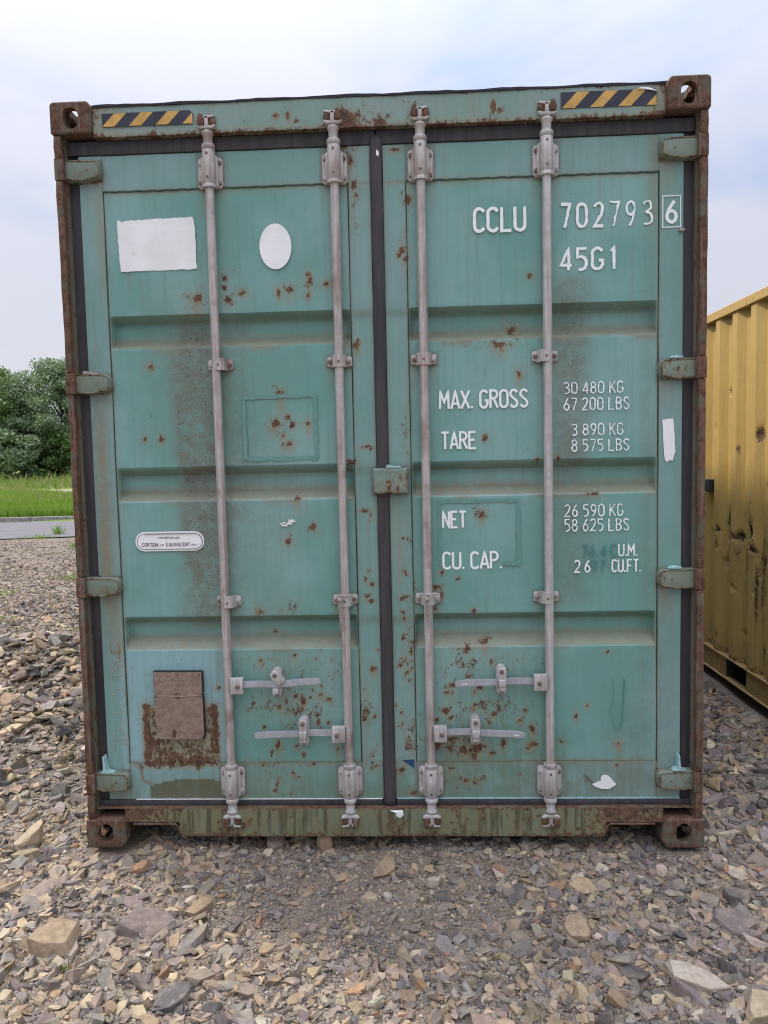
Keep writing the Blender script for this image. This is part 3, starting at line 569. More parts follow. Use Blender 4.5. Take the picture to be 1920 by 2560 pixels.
# corner castings: hollow, with the standard oval holes
def stadium(cx, cz, w_, h_, n=7):
    r = w_/2; d = h_/2-r
    return [(cx+r*math.cos(R(180*k/n)), cz+d+r*math.sin(R(180*k/n))) for k in range(n+1)]+[(cx+r*math.cos(R(180+180*k/n)), cz-d+r*math.sin(R(180+180*k/n))) for k in range(n+1)]
def casting_mesh():
    """modelled as the upper left front one at its real place, z from 2.778 to 2.896"""
    def tmp(me): o = bpy.data.objects.new('t', me); COL.objects.link(o); return o
    b = MB(); pts = [(-1.221,2.778),(-1.066,2.778),(-1.058,2.870),(-1.078,2.896),(-1.210,2.896),(-1.221,2.886)]
    b.prism(pts, 0.0, .178); bmesh.ops.bevel(b.bm, geom=[e for e in b.bm.edges], offset=.008, segments=3, affect='EDGES', profile=.5)
    o = tmp(b.mesh('c')); cut = []
    c = MB().box(-1.196,-1.090,.026,.152,2.802,2.868); cut.append(c)
    c = MB().prism(stadium(-1.141,2.834,.060,.079), -.05, .05); cut.append(c)
    c = MB(); p = stadium(.092, 2.834, .060, .079)                      # side hole
    f = [c.bm.verts.new((-1.26,a,z)) for a, z in p]; r_ = [c.bm.verts.new((-1.17,a,z)) for a, z in p]; n = len(p)
    c.bm.faces.new(f); c.bm.faces.new(r_[::-1])
    for i in range(n): c.bm.faces.new((f[i], r_[i], r_[(i+1)%n], f[(i+1)%n]))
    cut.append(c)
    c = MB(); p = stadium(-1.138, .092, .064, .120)                     # top hole
    f = [c.bm.verts.new((a,z,2.93)) for a, z in p]; r_ = [c.bm.verts.new((a,z,2.85)) for a, z in p]
    c.bm.faces.new(f); c.bm.faces.new(r_[::-1])
    for i in range(n): c.bm.faces.new((f[i], r_[i], r_[(i+1)%n], f[(i+1)%n]))
    cut.append(c)
    tmps = []
    for c in cut:
        q = tmp(c.mesh('k')); tmps.append(q); md = o.modifiers.new('b', 'BOOLEAN'); md.operation = 'DIFFERENCE'; md.solver = 'EXACT'; md.object = q
    dg = bpy.context.evaluated_depsgraph_get(); me = bpy.data.meshes.new_from_object(o.evaluated_get(dg))
    for q in tmps+[o]: bpy.data.objects.remove(q, do_unlink=True)
    me.name = 'corner_casting'; return me
cm = casting_mesh()
def mirrored(me, fx, fz, dz=0, dx=0, fy=None):
    m2 = me.copy(); n = len(m2.vertices); co = np.empty(n*3, np.float32); m2.vertices.foreach_get('co', co); co = co.reshape(-1,3)
    fl = False
    if fx: co[:,0] *= -1; fl = not fl
    if fz: co[:,2] = 2.896-co[:,2]; fl = not fl
    if fy is not None: co[:,1] = fy-co[:,1]; fl = not fl
    co[:,2] += dz; co[:,0] += dx
    m2.vertices.foreach_set('co', co.ravel())
    if fl: m2.flip_normals()
    m2.update(); return m2
for fx in (0,1):
    for fz in (0,1):
        for fy in (None, CD):
            link('corner_casting', mirrored(cm, fx, fz, fy=fy), M['cast'], box_)

# body behind the doors: corrugated sides, roof, floor rails, front wall
def corrugated(xo, xi, y0, y1, z0, z1, nz, phase=0., dent=None):
    ys = []; y = y0; k = 0
    prof = [(0,0),(.072,0),(.140,1),(.210,1),(.278,0)]
    pts = []
    yy = phase-.278*math.ceil((phase-y0)/.278)
    while yy < y1:
        for a, f in prof[:-1]: pts.append((yy+a, f))
        yy += .278
    pts = [(a, f) for a, f in pts if y0 <= a <= y1]; pts = [(y0, pts[0][1])]+pts+[(y1, pts[-1][1])]
    fine = []
    for (a, f), (c, d) in zip(pts, pts[1:]):
        m_ = 3 if dent is not None else 1
        fine += [(a+(c-a)*t/m_, f+(d-f)*t/m_) for t in range(m_)]
    fine.append(pts[-1]); A = np.array(fine); zs = np.linspace(z0, z1, nz)
    Y, Z = np.meshgrid(A[:,0], zs); X = np.tile(xo+(xi-xo)*A[:,1], (nz,1))
    if dent is not None: X = X+dent(Y, Z, np.tile(A[:,1], (nz,1)))
    V = np.stack([X,Y,Z],-1).reshape(-1,3); nx = len(A); idx = np.arange(nx*nz).reshape(nz,nx)
    F = np.stack([idx[:-1,:-1], idx[:-1,1:], idx[1:,1:], idx[1:,:-1]], -1).reshape(-1,4)
    return V, F
for sx in (-1,1):
    V, F = corrugated(sx*1.210, sx*1.174, .2, CD-.2, .15, 2.79, 2); link('side_wall', fast_mesh('side_wall', V, F), M['side'], box_)
    MB().box(min(sx*1.214,sx*1.15), max(sx*1.214,sx*1.15), .179, CD-.179, 2.79, 2.87).build('top_side_rail', M['side'], box_)
    MB().box(min(sx*1.214,sx*1.17), max(sx*1.214,sx*1.17), .179, CD-.179, .045, .149).build('bottom_side_rail', M['side'], box_)
MB().box(-1.149,1.149,.1705,CD-.1,2.845,2.868).build('roof', M['roof'], box_)
MB().box(-1.165,1.165,.126,CD-.1,.12,.149).build('floor', M['tin'], box_)
MB().box(-1.15,1.15,CD-.099,CD-.03,.05,2.84).build('end_wall', M['side'], box_)

# centre lug that ties the doors
lug = grid_front('overlap_lug', lines(-.038,.097,.005), lines(1.400,1.500,.005), lambda X,Z: .010+.010*np.clip(1-np.minimum(np.minimum(X+.038,.097-X),np.minimum(Z-1.4,1.5-Z))/.008,0,1)**2, .050, M['door'], doorR)
clot([(.012,1.4995),(.075,1.5005),(.068,1.507),(.040,1.508),(.018,1.514)], M['cyanpaint'], doorR, .014, .04)

# ------------------------------------------------------------------ locking gear
bolt_me = MB().disc(0,0,-.0075,0,.0092,6,.0022).mesh('bolt')
bolt2_me = MB().disc(0,0,-.006,0,.0095,12,.003).mesh('bolt')
screw_me = MB().disc(0,0,-.0012,0,.0052,12,0).mesh('grub_screw')
def bolt(x, y, z, parent, kind=0):
    me = (bolt_me if kind < 2 else bolt2_me).copy() if False else (bolt_me if kind < 2 else bolt2_me)
    o = bpy.data.objects.new('bolt', me); COL.objects.link(o); o.parent = parent; o.location = (x,y,z)
    if not me.materials: me.materials.append(None)
    o.material_slots[0].link = 'OBJECT'; o.material_slots[0].material = [M['bolt'], M['boltrust'], M['galv']][kind%3]
    return o
def rrect(x0,x1,z0,z1,r,n=4):
    c = [(x1-r,z1-r,0),(x0+r,z1-r,90),(x0+r,z0+r,180),(x1-r,z0+r,270)]
    return [(cx+r*math.cos(R(a+90*k/n)), cz+r*math.sin(R(a+90*k/n))) for cx,cz,a in c for k in range(n+1)]
RY = .027
def big_bearing(x, zlo, zhi, up, rod, mat):
    """plate with barrel; up: collar above"""
    pz0, pz1 = (zlo, zlo+.117) if up else (zlo+.009, zlo+.126)
    pl = MB().prism(rrect(x-.048,x+.048,pz0,pz1,.016), .044, .0525, .0025, 2)
    for s_ in (-1,1):   # shoulders rising to the barrel
        pl.prism([(x+s_*.034,pz0+.004),(x+s_*.034,pz1-.004),(x+s_*.018,pz1+.010 if up else pz1-.002),(x+s_*.018,pz0+.002 if up else pz0-.010)], .034, .046, .004, 2)
    o = pl.build('bearing_bracket', mat, rod, smooth=50)
    b = MB(); a0, a1 = (zlo+.004, zhi) if up else (zlo, zhi-.004)
    b.lathe([(.019,a0-.006),(.0245,a0-.006),(.0245,a0+.006),(.0225,a0+.008),(.0240,a0+.010),(.0240,a1-.010),(.0225,a1-.008),(.0250,a1-.006),(.0255,a1+.008),(.0235,a1+.012),(.0185,a1+.013)] if up else
            [(.0185,a0-.013),(.0235,a0-.012),(.0255,a0-.008),(.0250,a0+.006),(.0225,a0+.008),(.0240,a0+.010),(.0240,a1-.010),(.0225,a1-.008),(.0245,a1-.006),(.0250,a1+.008),(.019,a1+.009)], x, RY, 24)
    b.build('bearing_sleeve', mat, rod, smooth=60)
    kinds = [random.choice([0,0,1,2]) for _ in range(4)]
    for i, (dx, z) in enumerate(((-.036,pz0+.022),(.036,pz0+.022),(-.036,pz1-.022),(.036,pz1-.022))): bolt(x+dx, .044, z, rod, kinds[i])
    for z in (a0+.028, a1-.026):
        q = MB().disc(x-.001, z, RY-.0258, RY-.02, .0052, 12); q.build('grub_screw', M['boltrust'], rod)
def guide(x, z, rod, mat, off=0):
    x += off
    b = MB().prism(rrect(x-.048,x+.048,z-.019,z+.019,.007), .044, .0525, .002, 2)
    b.build('rod_guide', mat, rod, smooth=50)
    s_ = MB(); n = 12
    prof = [(x+.0250*math.cos(R(180*k/n)), RY+.004-.0250*math.sin(R(180*k/n))) for k in range(n+1)]
    prof = [(x+.031,.044)]+prof+[(x-.031,.044)]; inner = [(x+.020,.044)]+[(x+.0190*math.cos(R(180*k/n)), RY+.004-.0190*math.sin(R(180*k/n))) for k in range(n+1)]+[(x-.020,.044)]
    lo = [s_.bm.verts.new((p[0],p[1],z-.023)) for p in prof]; hi = [s_.bm.verts.new((p[0],p[1],z+.023)) for p in prof]
    li = [s_.bm.verts.new((p[0],p[1],z-.023)) for p in inner]; hi2 = [s_.bm.verts.new((p[0],p[1],z+.023)) for p in inner]
    for k in range(len(prof)-1):
        s_.bm.faces.new((lo[k],lo[k+1],hi[k+1],hi[k])).smooth = True
        s_.bm.faces.new((hi[k],hi[k+1],hi2[k+1],hi2[k])); s_.bm.faces.new((lo[k],li[k],li[k+1],lo[k+1]))
    s_.build('guide_saddle', mat, rod, smooth=50)
    for s2 in (-1,1): bolt(x+s2*.037, .044, z-.001, rod, random.choice([0,1,2]))
    MB().disc(x, z-.003, RY-.0228, RY-.018, .005, 12).build('grub_screw', M['boltrust'], rod)
def cam(x, top, side, rod, mat, lump=M['rustlump']):
    """end cam and its keeper: s = side on which the rusty keeper sits"""
    s = 1 if top else -1; z0 = 2.783 if top else .127     # wing level
    b = MB()
    b.lathe([(.0175,z0-s*.055),(.0185,z0-s*.024),(.0235,z0-s*.018),(.0235,z0-s*.010),(.017,z0-s*.004)][::s], x, RY, 18)
    wing = [(-.034,.0015),(-.036,.007),(-.030,.010),(-.014,.003),(.014,.003),(.030,.010),(.036,.007),(.034,.0015),(.024,-.005),(-.024,-.005)]
    b.prism([(x+a, z0+s*c) for a, c in wing], .004, .040, .003, 2)
    b.prism([(x+a, z0+s*c) for a, c in ((-.0085,.001),(.0085,.001),(.0075,.044),(-.0075,.044))], .006, .034, .003, 2)
    hook = [(-.030,.034),(-.026,.041),(.026,.045),(.033,.043),(.030,.038),(.010,.034),(-.012,.032)]
    b.prism([(x-side*a, z0+s*c) for a, c in hook], .006, .036, .0025, 2)
    b.build('cam_end', mat, rod, smooth=50)
    k = MB()
    base = rrect(x-.030, x+.030, min(z0+s*.004, z0+s*.046), max(z0+s*.004, z0+s*.046), .012)
    k.prism(base, .010, .020, .003, 2)
    kn = [(.011,.008),(.030,.006),(.034,.020),(.030,.040),(.024,.050),(.013,.047),(.010,.030)]
    k.prism([(x+side*a, z0+s*c) for a, c in kn], -.002, .018, .004, 2)
    k.prism([(x-side*a, z0+s*c) for a, c in ((.014,.010),(.032,.009),(.036,.022),(.030,.034),(.016,.036))], .006, .018, .004, 2)
    k.build('cam_keeper', lump, rod, smooth=50)
def lock_rod(x, hub_z, hs, keep_x, end_x, ks_top, ks_bot, gl=.0, up_mat='galv'):
    """hs: direction of the handle (+1 to the right)"""
    pr = [(.0168,.135+ (2.735-.135)*k/60+0) for k in range(61)]
    b = MB(); b.lathe([(.0168+.00015*math.sin(k*1.9), z) for k, (r, z) in enumerate(pr)], x, RY, 22)
    rod = b.build('lock_rod', M['galv'] if up_mat == 'galv' else M[up_mat], box_)
    big_bearing(x, 2.571, 2.716, True, rod, M[up_mat]); big_bearing(x, .189, .327, False, rod, M['galv'])
    cam(x, True, ks_top, rod, M[up_mat]); cam(x, False, ks_bot, rod, M['galv'])
    guide(x, 1.911, rod, M[up_mat], gl); guide(x, .990, rod, M['galv'], gl)
    # handle hub: a folded bracket welded to the rod
    hx0, hx1 = x+hs*.012, x+hs*.064
    b = MB().prism([(hx0,hub_z-.030),(hx0,hub_z+.024),(hx0+hs*.010,hub_z+.034),(hx1-hs*.010,hub_z+.034),(hx1,hub_z+.026),(hx1,hub_z-.028),(hx1-hs*.003,hub_z-.031)], -.001, .006, .002, 2)
    b.box(min(hx0,hx1),max(hx0,hx1),.006,.030,hub_z+.026,hub_z+.031,.001); b.box(min(hx0,hx1),max(hx0,hx1),.006,.030,hub_z-.030,hub_z-.025,.001)
    b.build('handle_hub', M['galv'], rod, smooth=45)
    bolt(x+hs*.044, -.001, hub_z, rod, 1)
    # lever: flat bar with a gentle crank
    zr = 0.006
    def pt(t):
        xx = hx0+(end_x-hx0)*t
        k_ = abs(keep_x-hx0)/abs(end_x-hx0)
        if t < k_: zz = hub_z+.000+zr*(t/k_)
        else: zz = hub_z+zr+lever_d*((t-k_)/(1-k_))
        return xx, zz+.0015*math.sin(t*9)
    lever_d = {-.63:.012,-.157:-.008,.632:-.008,.166:-.012}[x]
    b = MB(); n = 22; hh = .0132; cols = []
    for i in range(n+1):
        t = .06+.94*i/n; xx, zz = pt(t); h_ = hh*(1 if i < n else .75)
        yb = .012+.006*math.sin(t*3.1)-.010*soft(.35,.55,np.array(t))
        cols.append([b.bm.verts.new((xx, yb, zz-h_)), b.bm.verts.new((xx, yb-.0008, zz+h_)), b.bm.verts.new((xx, yb+.006, zz+h_)), b.bm.verts.new((xx, yb+.006, zz-h_))])
    for a, c in zip(cols, cols[1:]):
        for k in range(4): b.bm.faces.new((a[k], a[(k+1)%4], c[(k+1)%4], c[k]))
    b.bm.faces.new(cols[0]); b.bm.faces.new(cols[-1][::-1])
    bmesh.ops.recalc_face_normals(b.bm, faces=b.bm.faces)
    bmesh.ops.bevel(b.bm, geom=[e for e in b.bm.edges if abs(e.verts[0].co.x-e.verts[1].co.x) > .004], offset=.0015, segments=2, affect='EDGES')
    b.build('handle', M['galvdark'], rod, smooth=40)
    if x > 0:
        ex = end_x+(-hs)*.035; zz = pt(.92)[1]-.004
        write('HH', ex-.009, ex+.009, zz, zz+.009, -.0052+.0, M['vinyl'], rod, 'stamped_lettering', wd=.2)
    # retainer: back plate and hasp over the lever
    kz = pt(abs(keep_x-hx0)/abs(end_x-hx0))[1]
    MB().prism(stadium(keep_x, kz+.003, .040, .116, 8), .020, .053, .002, 2).build('handle_retainer', M['galv'], rod, smooth=50)
    hasp = MB()
    if abs(x+.63) < .01:   # this one hangs open
        c0 = (keep_x-.001, kz+.040); th = R(-42)
        q = [(-.017,.006),(-.010,.017),(.010,.017),(.017,.006),(.018,-.036),(.014,-.041),(-.014,-.041),(-.018,-.036)]
        hasp.prism([(c0[0]+a*math.cos(-th)-c*math.sin(-th)*-1*-1, c0[1]+a*math.sin(-th)+c*math.cos(-th)) for a, c in q] if False else
                   [(c0[0]+a*math.cos(th)+ -c*math.sin(-th)*-1, c0[1]+a*math.sin(-th)*-1*-1+c*math.cos(th)) for a, c in [(a, c) for a, c in q]] if False else
                   [(c0[0]+a*math.cos(R(42))-c*math.sin(R(42)), c0[1]+a*math.sin(R(42))+c*math.cos(R(42))) for a, c in q], -.008, .010, .002, 2)
    else:
        hasp.prism([(keep_x-.017,kz+.046),(keep_x-.011,kz+.057),(keep_x+.011,kz+.057),(keep_x+.017,kz+.046),(keep_x+.016,kz+.004),(keep_x-.016,kz+.004)], .000, .014, .003, 2)
        hasp.prism([(keep_x-.015,kz+.012),(keep_x+.015,kz+.012),(keep_x+.013,kz-.016),(keep_x-.013,kz-.016)], -.012, .002, .003, 2)
    hasp.build('hasp', M['galv'], rod, smooth=50)
    MB().prism(rrect(keep_x-.011,keep_x+.011,kz-.033,kz-.014,.003), -.008, .010, .0015).build('seal_eye', M['galv'], rod, smooth=50)
    bolt(keep_x-.0005, .001 if abs(x+.63) > .01 else -.009, kz+.042, rod, 1); bolt(keep_x, .020, kz-.044, rod, 0)
    return rod
r1 = lock_rod(-.630, .657, 1, -.436, -.262, -1, -1, .012, 'galv2')
r2 = lock_rod(-.157, .459, -1, -.334, -.526, 1, 1, 0, 'galv2')
r3 = lock_rod(.166, .459, 1, .342, .532, -1, -1, 0, 'galv2')
r4 = lock_rod(.632, .660, -1, .445, .265, 1, 1, -.008, 'galv')
# frayed cord tied round two of the lower guides
def cord(x, z, L, rod, s):
    b = MB()
    b.tube([(x+s*.028,.012,z+.020),(x+s*.012,-.001,z+.023),(x-s*.008,-.003,z+.022),(x-s*.024,.006,z+.014),(x-s*.020,.000,z+.006),(x-s*.004,-.005,z+.012)], .0034, 6)
    b.tube([(x-s*.024,.004,z+.014),(x-s*.018,-.006,z+.006),(x-s*.010,-.007,z+.000)], .0050, 6)
    for k in range(3):
        dx = .004*k-.004; n = 10
        b.tube([(x-s*(.022-.001*j)+dx*(.4+.09*j)*s+.001*math.sin(j*1.3+k), -.002+.0012*k, z+.008-L*(1-.12*k)*j/n) for j in range(n+1)], [.0026-.00012*j for j in range(n+1)], 5)
    b.build('frayed_cord', M['cord'], rod)
cord(-.157, .990, .125, r2, 1); cord(.166+.012, .990, .135, r3, 1)

# ------------------------------------------------------------------ stickers, tapes, writing
def ragged(pts, amp=.002, step=.012):
    out = []
    for i in range(len(pts)):
        a = Vector(pts[i]); c = Vector(pts[(i+1)%len(pts)]); n = max(1, int((c-a).length/step)); t = (c-a).normalized(); nn = Vector((-t.y,t.x))
        for k in range(n): p = a.lerp(c, k/n)+nn*random.uniform(-amp,amp); out.append((p.x,p.y))
    return out
def sticker(pts, m, parent, y=.0515, th=.0012, name='sticker', label=None):
    b = MB().prism(pts, y, y+th); o = b.build(name, m, parent)
    if label: o['label'] = label
    return o
yP = .0505
sticker(ragged([(-1.001,2.470),(-.988,2.469),(-.982,2.461),(-.970,2.467),(-.855,2.471),(-.706,2.474),(-.699,2.430),(-.698,2.279),(-.995,2.276),(-1.000,2.38)], .0016), M['vinyl'], doorL, yP, name='sticker', label='blank white rectangular sticker with ragged edges')
sticker([(-.3915+.0615*math.cos(2*math.pi*k/40), 2.353+.0855*math.sin(2*math.pi*k/40)) for k in range(40)], M['vinyl'], doorL, yP, label='blank white oval sticker')
sticker(ragged([(1.066,1.661),(1.107,1.665),(1.111,1.62),(1.115,1.540),(1.106,1.505),(1.092,1.506),(1.086,1.500),(1.076,1.507),(1.070,1.58)], .0008), M['vinyl'], doorR, .0485, label='plain white strip sticker')
sticker([(-.986+.0385+.0385*math.cos(R(90+180*k/10)), 1.2295+.0385*math.sin(R(90+180*k/10))) for k in range(11)]+[(-.71-.0385+.0385*math.cos(R(-90+180*k/10)), 1.2295+.0385*math.sin(R(-90+180*k/10))) for k in range(11)], M['vinyl'], doorL, yP, label='white capsule shaped repair notice')
b = MB(); cap = [(-.986+.0385+.031*math.cos(R(90+180*k/10)), 1.2295+.031*math.sin(R(90+180*k/10))) for k in range(11)]+[(-.71-.0385+.031*math.cos(R(-90+180*k/10)), 1.2295+.031*math.sin(R(-90+180*k/10))) for k in range(11)]
stroke(b.bm, cap+[cap[0]], .0022, yP-.0006, .2, th=.0005)
me = bpy.data.meshes.new('notice_border'); b.bm.to_mesh(me); b.bm.free(); link('notice_border', me, M['greyink'], doorL)
write('FOR REPAIR USE', -.895, -.808, 1.2395, 1.2475, yP-.0006, M['greyink'], doorL, 'notice_lettering', wd=.16, worn=.3, th=.0005)
write('CORTEN', -.960, -.897, 1.2085, 1.2245, yP-.0006, M['greyink'], doorL, 'notice_lettering', wd=.16, worn=.2, th=.0005)
write('OR', -.889, -.872, 1.2105, 1.2185, yP-.0006, M['greyink'], doorL, 'notice_lettering', wd=.17, worn=.3, th=.0005)
write('EQUIVALENT', -.863, -.768, 1.2085, 1.2245, yP-.0006, M['greyink'], doorL, 'notice_lettering', wd=.16, worn=.4, th=.0005)
write('ONLY', -.762, -.733, 1.2105, 1.2190, yP-.0006, M['greyink'], doorL, 'notice_lettering', wd=.17, worn=.6, th=.0005)
# half torn small sticker, peeled flap at the bottom right, blue scraps
for cx, cz, n, s in ((-.372,1.297,26,.022),):
    for k in range(n):
        a = random.uniform(0,6.28); r = random.random()**.6*s; px, pz = cx+r*1.5*math.cos(a), cz+r*.55*math.sin(a)+.004*math.cos(a)*2; q = random.uniform(.002,.007)
        sticker([(px+q*random.uniform(.5,1.3)*math.cos(t)*1.4, pz+q*random.uniform(.3,.9)*math.sin(t)) for t in (0,1.2,2.3,3.4,4.4,5.3)], M['vinyl'], doorL, .0512-.00005*k, .0006, 'torn_paper')
sticker(ragged([(.800,.238),(.812,.228),(.835,.219),(.862,.217),(.888,.232),(.893,.238),(.880,.252),(.868,.268),(.858,.274),(.842,.274),(.833,.262),(.835,.252),(.822,.246)], .0012, .008), M['vinyl'], doorR, .0475, .003, 'torn_paper', 'white torn sticker scrap near the bottom edge')
MB().prism([(.768,.275),(.770,.277),(.806,.246),(.802,.243)], .049, .0525).build('scratch', M['boltrust'], doorR)
sticker([(.055,.338),(.099,.340),(.101,.303)], M['bluevinyl'], doorR, .0492, .0012, 'torn_paper', 'dark blue triangular tape scrap')
sticker([(-.072,.336),(-.062,.330),(-.070,.318)], M['bluevinyl'], doorL, .0492, .0012, 'torn_paper')
clot([(.000,.149),(.052,.151),(.054,.130),(.040,.118),(.022,.128),(.030,.140)], M['vinyl'], doorR, .008, .012, 'torn_paper')
sticker([(.003,2.690),(.010,2.683),(.012,2.672),(.006,2.664),(.001,2.676)], M['vinyl'], doorR, .034, .003, 'torn_paper')
# frames left by removed placards
def residue(x0,x1,z0,z1,wd,parent,miss=0):
    for s in ([(x0,z1),(x1,z1)],[(x0,z0),(x0,z1)],[(x1,z1),(x1,z0)],[(x0,z0),(x1,z0)])[:4-miss]:
        b = MB(); stroke(b.bm, [(s[0][0]+(s[1][0]-s[0][0])*k/9, s[0][1]+(s[1][1]-s[0][1])*k/9) for k in range(10)], wd, .0512-.0001*len(bpy.data.meshes)%.0006, .6, th=.0007)
        me = bpy.data.meshes.new('glue_residue'); b.bm.to_mesh(me); b.bm.free(); link('glue_residue', me, M['residue'], parent)
residue(-.535,-.255,1.545,1.785,.020,doorL); residue(.215,.520,1.115,1.365,.020,doorR,1); residue(.46,.525,1.10,1.12,.02,doorR,3)
# container number and weights
T = M['letter']; yL = .0508
write('CCLU', .364, .556, 2.374, 2.475, yL, T, doorR, ratio=.80, wd=.135, worn=.25)
write('702', .687, .846, 2.379, 2.479, yL, T, doorR, ratio=.60, wd=.13, worn=.45)
write('793', .868, 1.026, 2.379, 2.481, yL, T, doorR, ratio=.60, wd=.12, worn=.85)
write('6', 1.076, 1.116, 2.383, 2.475, .0490, T, doorR, ratio=1, wd=.145, worn=.3)
b = MB(); bx = [(1.064,2.374),(1.064,2.487),(1.129,2.487),(1.129,2.374),(1.064,2.374)]; stroke(b.bm, bx, .0036, .0488, 0)
me = bpy.data.meshes.new('lettering'); b.bm.to_mesh(me); b.bm.free(); link('lettering', me, T, doorR)
write('45G1', .686, .903, 2.222, 2.315, yL, T, doorR, ratio=.72, wd=.135, worn=.35)
write('MAX. GROSS', .225, .560, 1.717, 1.794, yL, T, doorR, ratio=.80, wd=.125, worn=.12)
write('TARE', .228, .362, 1.563, 1.637, yL, T, doorR, ratio=.82, wd=.125, worn=.12)
write('NET', .228, .319, 1.259, 1.331, yL, T, doorR, ratio=.82, wd=.125, worn=.12)
write('CU. CAP.', .227, .464, 1.097, 1.172, yL, T, doorR, ratio=.82, wd=.125, worn=.12)
for s, x0, x1, z0, z1 in (('30 480 KG',.696,.919,1.764,1.814),('67 200 LBS',.696,.942,1.701,1.754),('3 890 KG',.725,.919,1.606,1.656),('8 575 LBS',.725,.942,1.545,1.596),
                          ('26 590 KG',.697,.919,1.295,1.347),('58 625 LBS',.697,.942,1.238,1.291)):
    write(s, x0, x1, z0, z1, yL, T, doorR, ratio=.74, wd=.125, worn=.75)
write('U.M.', .903, .980, 1.139, 1.191, yL, T, doorR, ratio=.80, wd=.13, worn=.4)
write('CU.FT.', .878, .993, 1.077, 1.132, yL, T, doorR, ratio=.80, wd=.13, worn=.4)
write('2', .734, .756, 1.077, 1.131, yL, T, doorR, ratio=1, wd=.13, worn=.4); write('6', .773, .794, 1.077, 1.131, yL, T, doorR, ratio=1, wd=.13, worn=.5)
write('76.4', .764, .858, 1.139, 1.190, yL, M['ghost'], doorR, 'faded_lettering', ratio=.74, wd=.13, worn=.5); write('C', .874, .896, 1.139, 1.190, yL, M['ghost'], doorR, 'faded_lettering', ratio=1, wd=.12, worn=.4)
write('97', .801, .853, 1.079, 1.131, yL, M['ghost'], doorR, 'faded_lettering', ratio=.74, wd=.12, worn=.5)
# hazard tape on the header
def hazard(x0, x1, z0, z1, n, cut, ph):
    P = (x1-x0)/n; root = sticker([(x0,z0),(x1-cut,z0),(x1,z0+cut),(x1,z1-cut),(x1-cut,z1),(x0,z1)], M['tapeb'], hd, .0145, .0016, 'hazard_tape')
    h = z1-z0; sl_ = h*.95; k = 0
    while True:
        a = x0+P*(k+ph); k += 1
        if a > x1-.005: break
        q = [(a,z0+.001),(a+P*.46,z0+.001),(a+P*.46+sl_,z1-.001),(a+sl_,z1-.001)]
        lim = x1-.002
        # clip the stripe to the end of the tape
        out = []
        for i in range(4):
            p, r = q[i], q[(i+1)%4]
            if p[0] <= lim: out.append(p)
            if (p[0]-lim)*(r[0]-lim) < 0: t = (lim-p[0])/(r[0]-p[0]); out.append((lim, p[1]+(r[1]-p[1])*t))
        if len(out) > 2: sticker(out, M['tapey'], hd, .0138-.00005*k, .0008, 'amber_stripe')
hazard(-1.026, -.680, 2.802, 2.851, 3.4, .012, .0); hazard(.683, 1.030, 2.800, 2.858, 3.4, .006, .03)
clot([(.96,2.857),(1.0,2.853),(1.028,2.846),(1.030,2.849),(1.0,2.860),(.97,2.862)], M['vinyl'], hd, .008, .012, 'curled_tape_edge')
# chalk scrawl down the left stile
CHALK = [[(-1.109, 0.827), (-1.106, 0.787), (-1.099, 0.781), (-1.078, 0.787), (-1.067, 0.796)], [(-1.076, 0.822), (-1.071, 0.807), (-1.074, 0.76)], [(-1.065, 0.758), (-1.092, 0.744), (-1.097, 0.735)], [(-1.102, 0.716), (-1.089, 0.717), (-1.061, 0.737)], [(-1.102, 0.716), (-1.109, 0.68), (-1.105, 0.652)], [(-1.091, 0.686), (-1.07, 0.692)], [(-1.085, 0.564), (-1.097, 0.592), (-1.103, 0.623), (-1.097, 0.635), (-1.075, 0.64), (-1.057, 0.63), (-1.06, 0.613), (-1.072, 0.604)], [(-1.108, 0.543), (-1.099, 0.535), (-1.065, 0.548)], [(-1.078, 0.542), (-1.077, 0.514), (-1.074, 0.485)], [(-1.109, 0.389), (-1.11, 0.43), (-1.1, 0.466), (-1.078, 0.478), (-1.068, 0.442), (-1.066, 0.404)], [(-1.109, 0.416), (-1.09, 0.428), (-1.068, 0.435)]]
for i, c_ in enumerate(CHALK):
    b = MB(); stroke(b.bm, c_, .0052 if i < 2 else .0042, .0508-.00008*i, .5, th=.0005); me = bpy.data.meshes.new('chalk_mark'); b.bm.to_mesh(me); b.bm.free()
    link('chalk_mark', me, M['chalko'] if i < 2 else M['chalk'], doorL)
b = MB(); stroke(b.bm, [(-1.0,.305),(-1.005,.285),(-1.0,.262),(-.985,.250),(-.962,.247)], .007, .0502, .5, th=.0006); me = bpy.data.meshes.new('chalk_mark'); b.bm.to_mesh(me); b.bm.free(); link('chalk_mark', me, M['chalko'], doorL)
b = MB(); stroke(b.bm, [(.88,.66),(.885,.60),(.872,.53),(.885,.475),(.905,.455),(.918,.50),(.925,.66)], .0010, .0502, .5, th=.0006); me = bpy.data.meshes.new('scratch'); b.bm.to_mesh(me); b.bm.free(); link('scratch', me, M['ghost'], doorR)
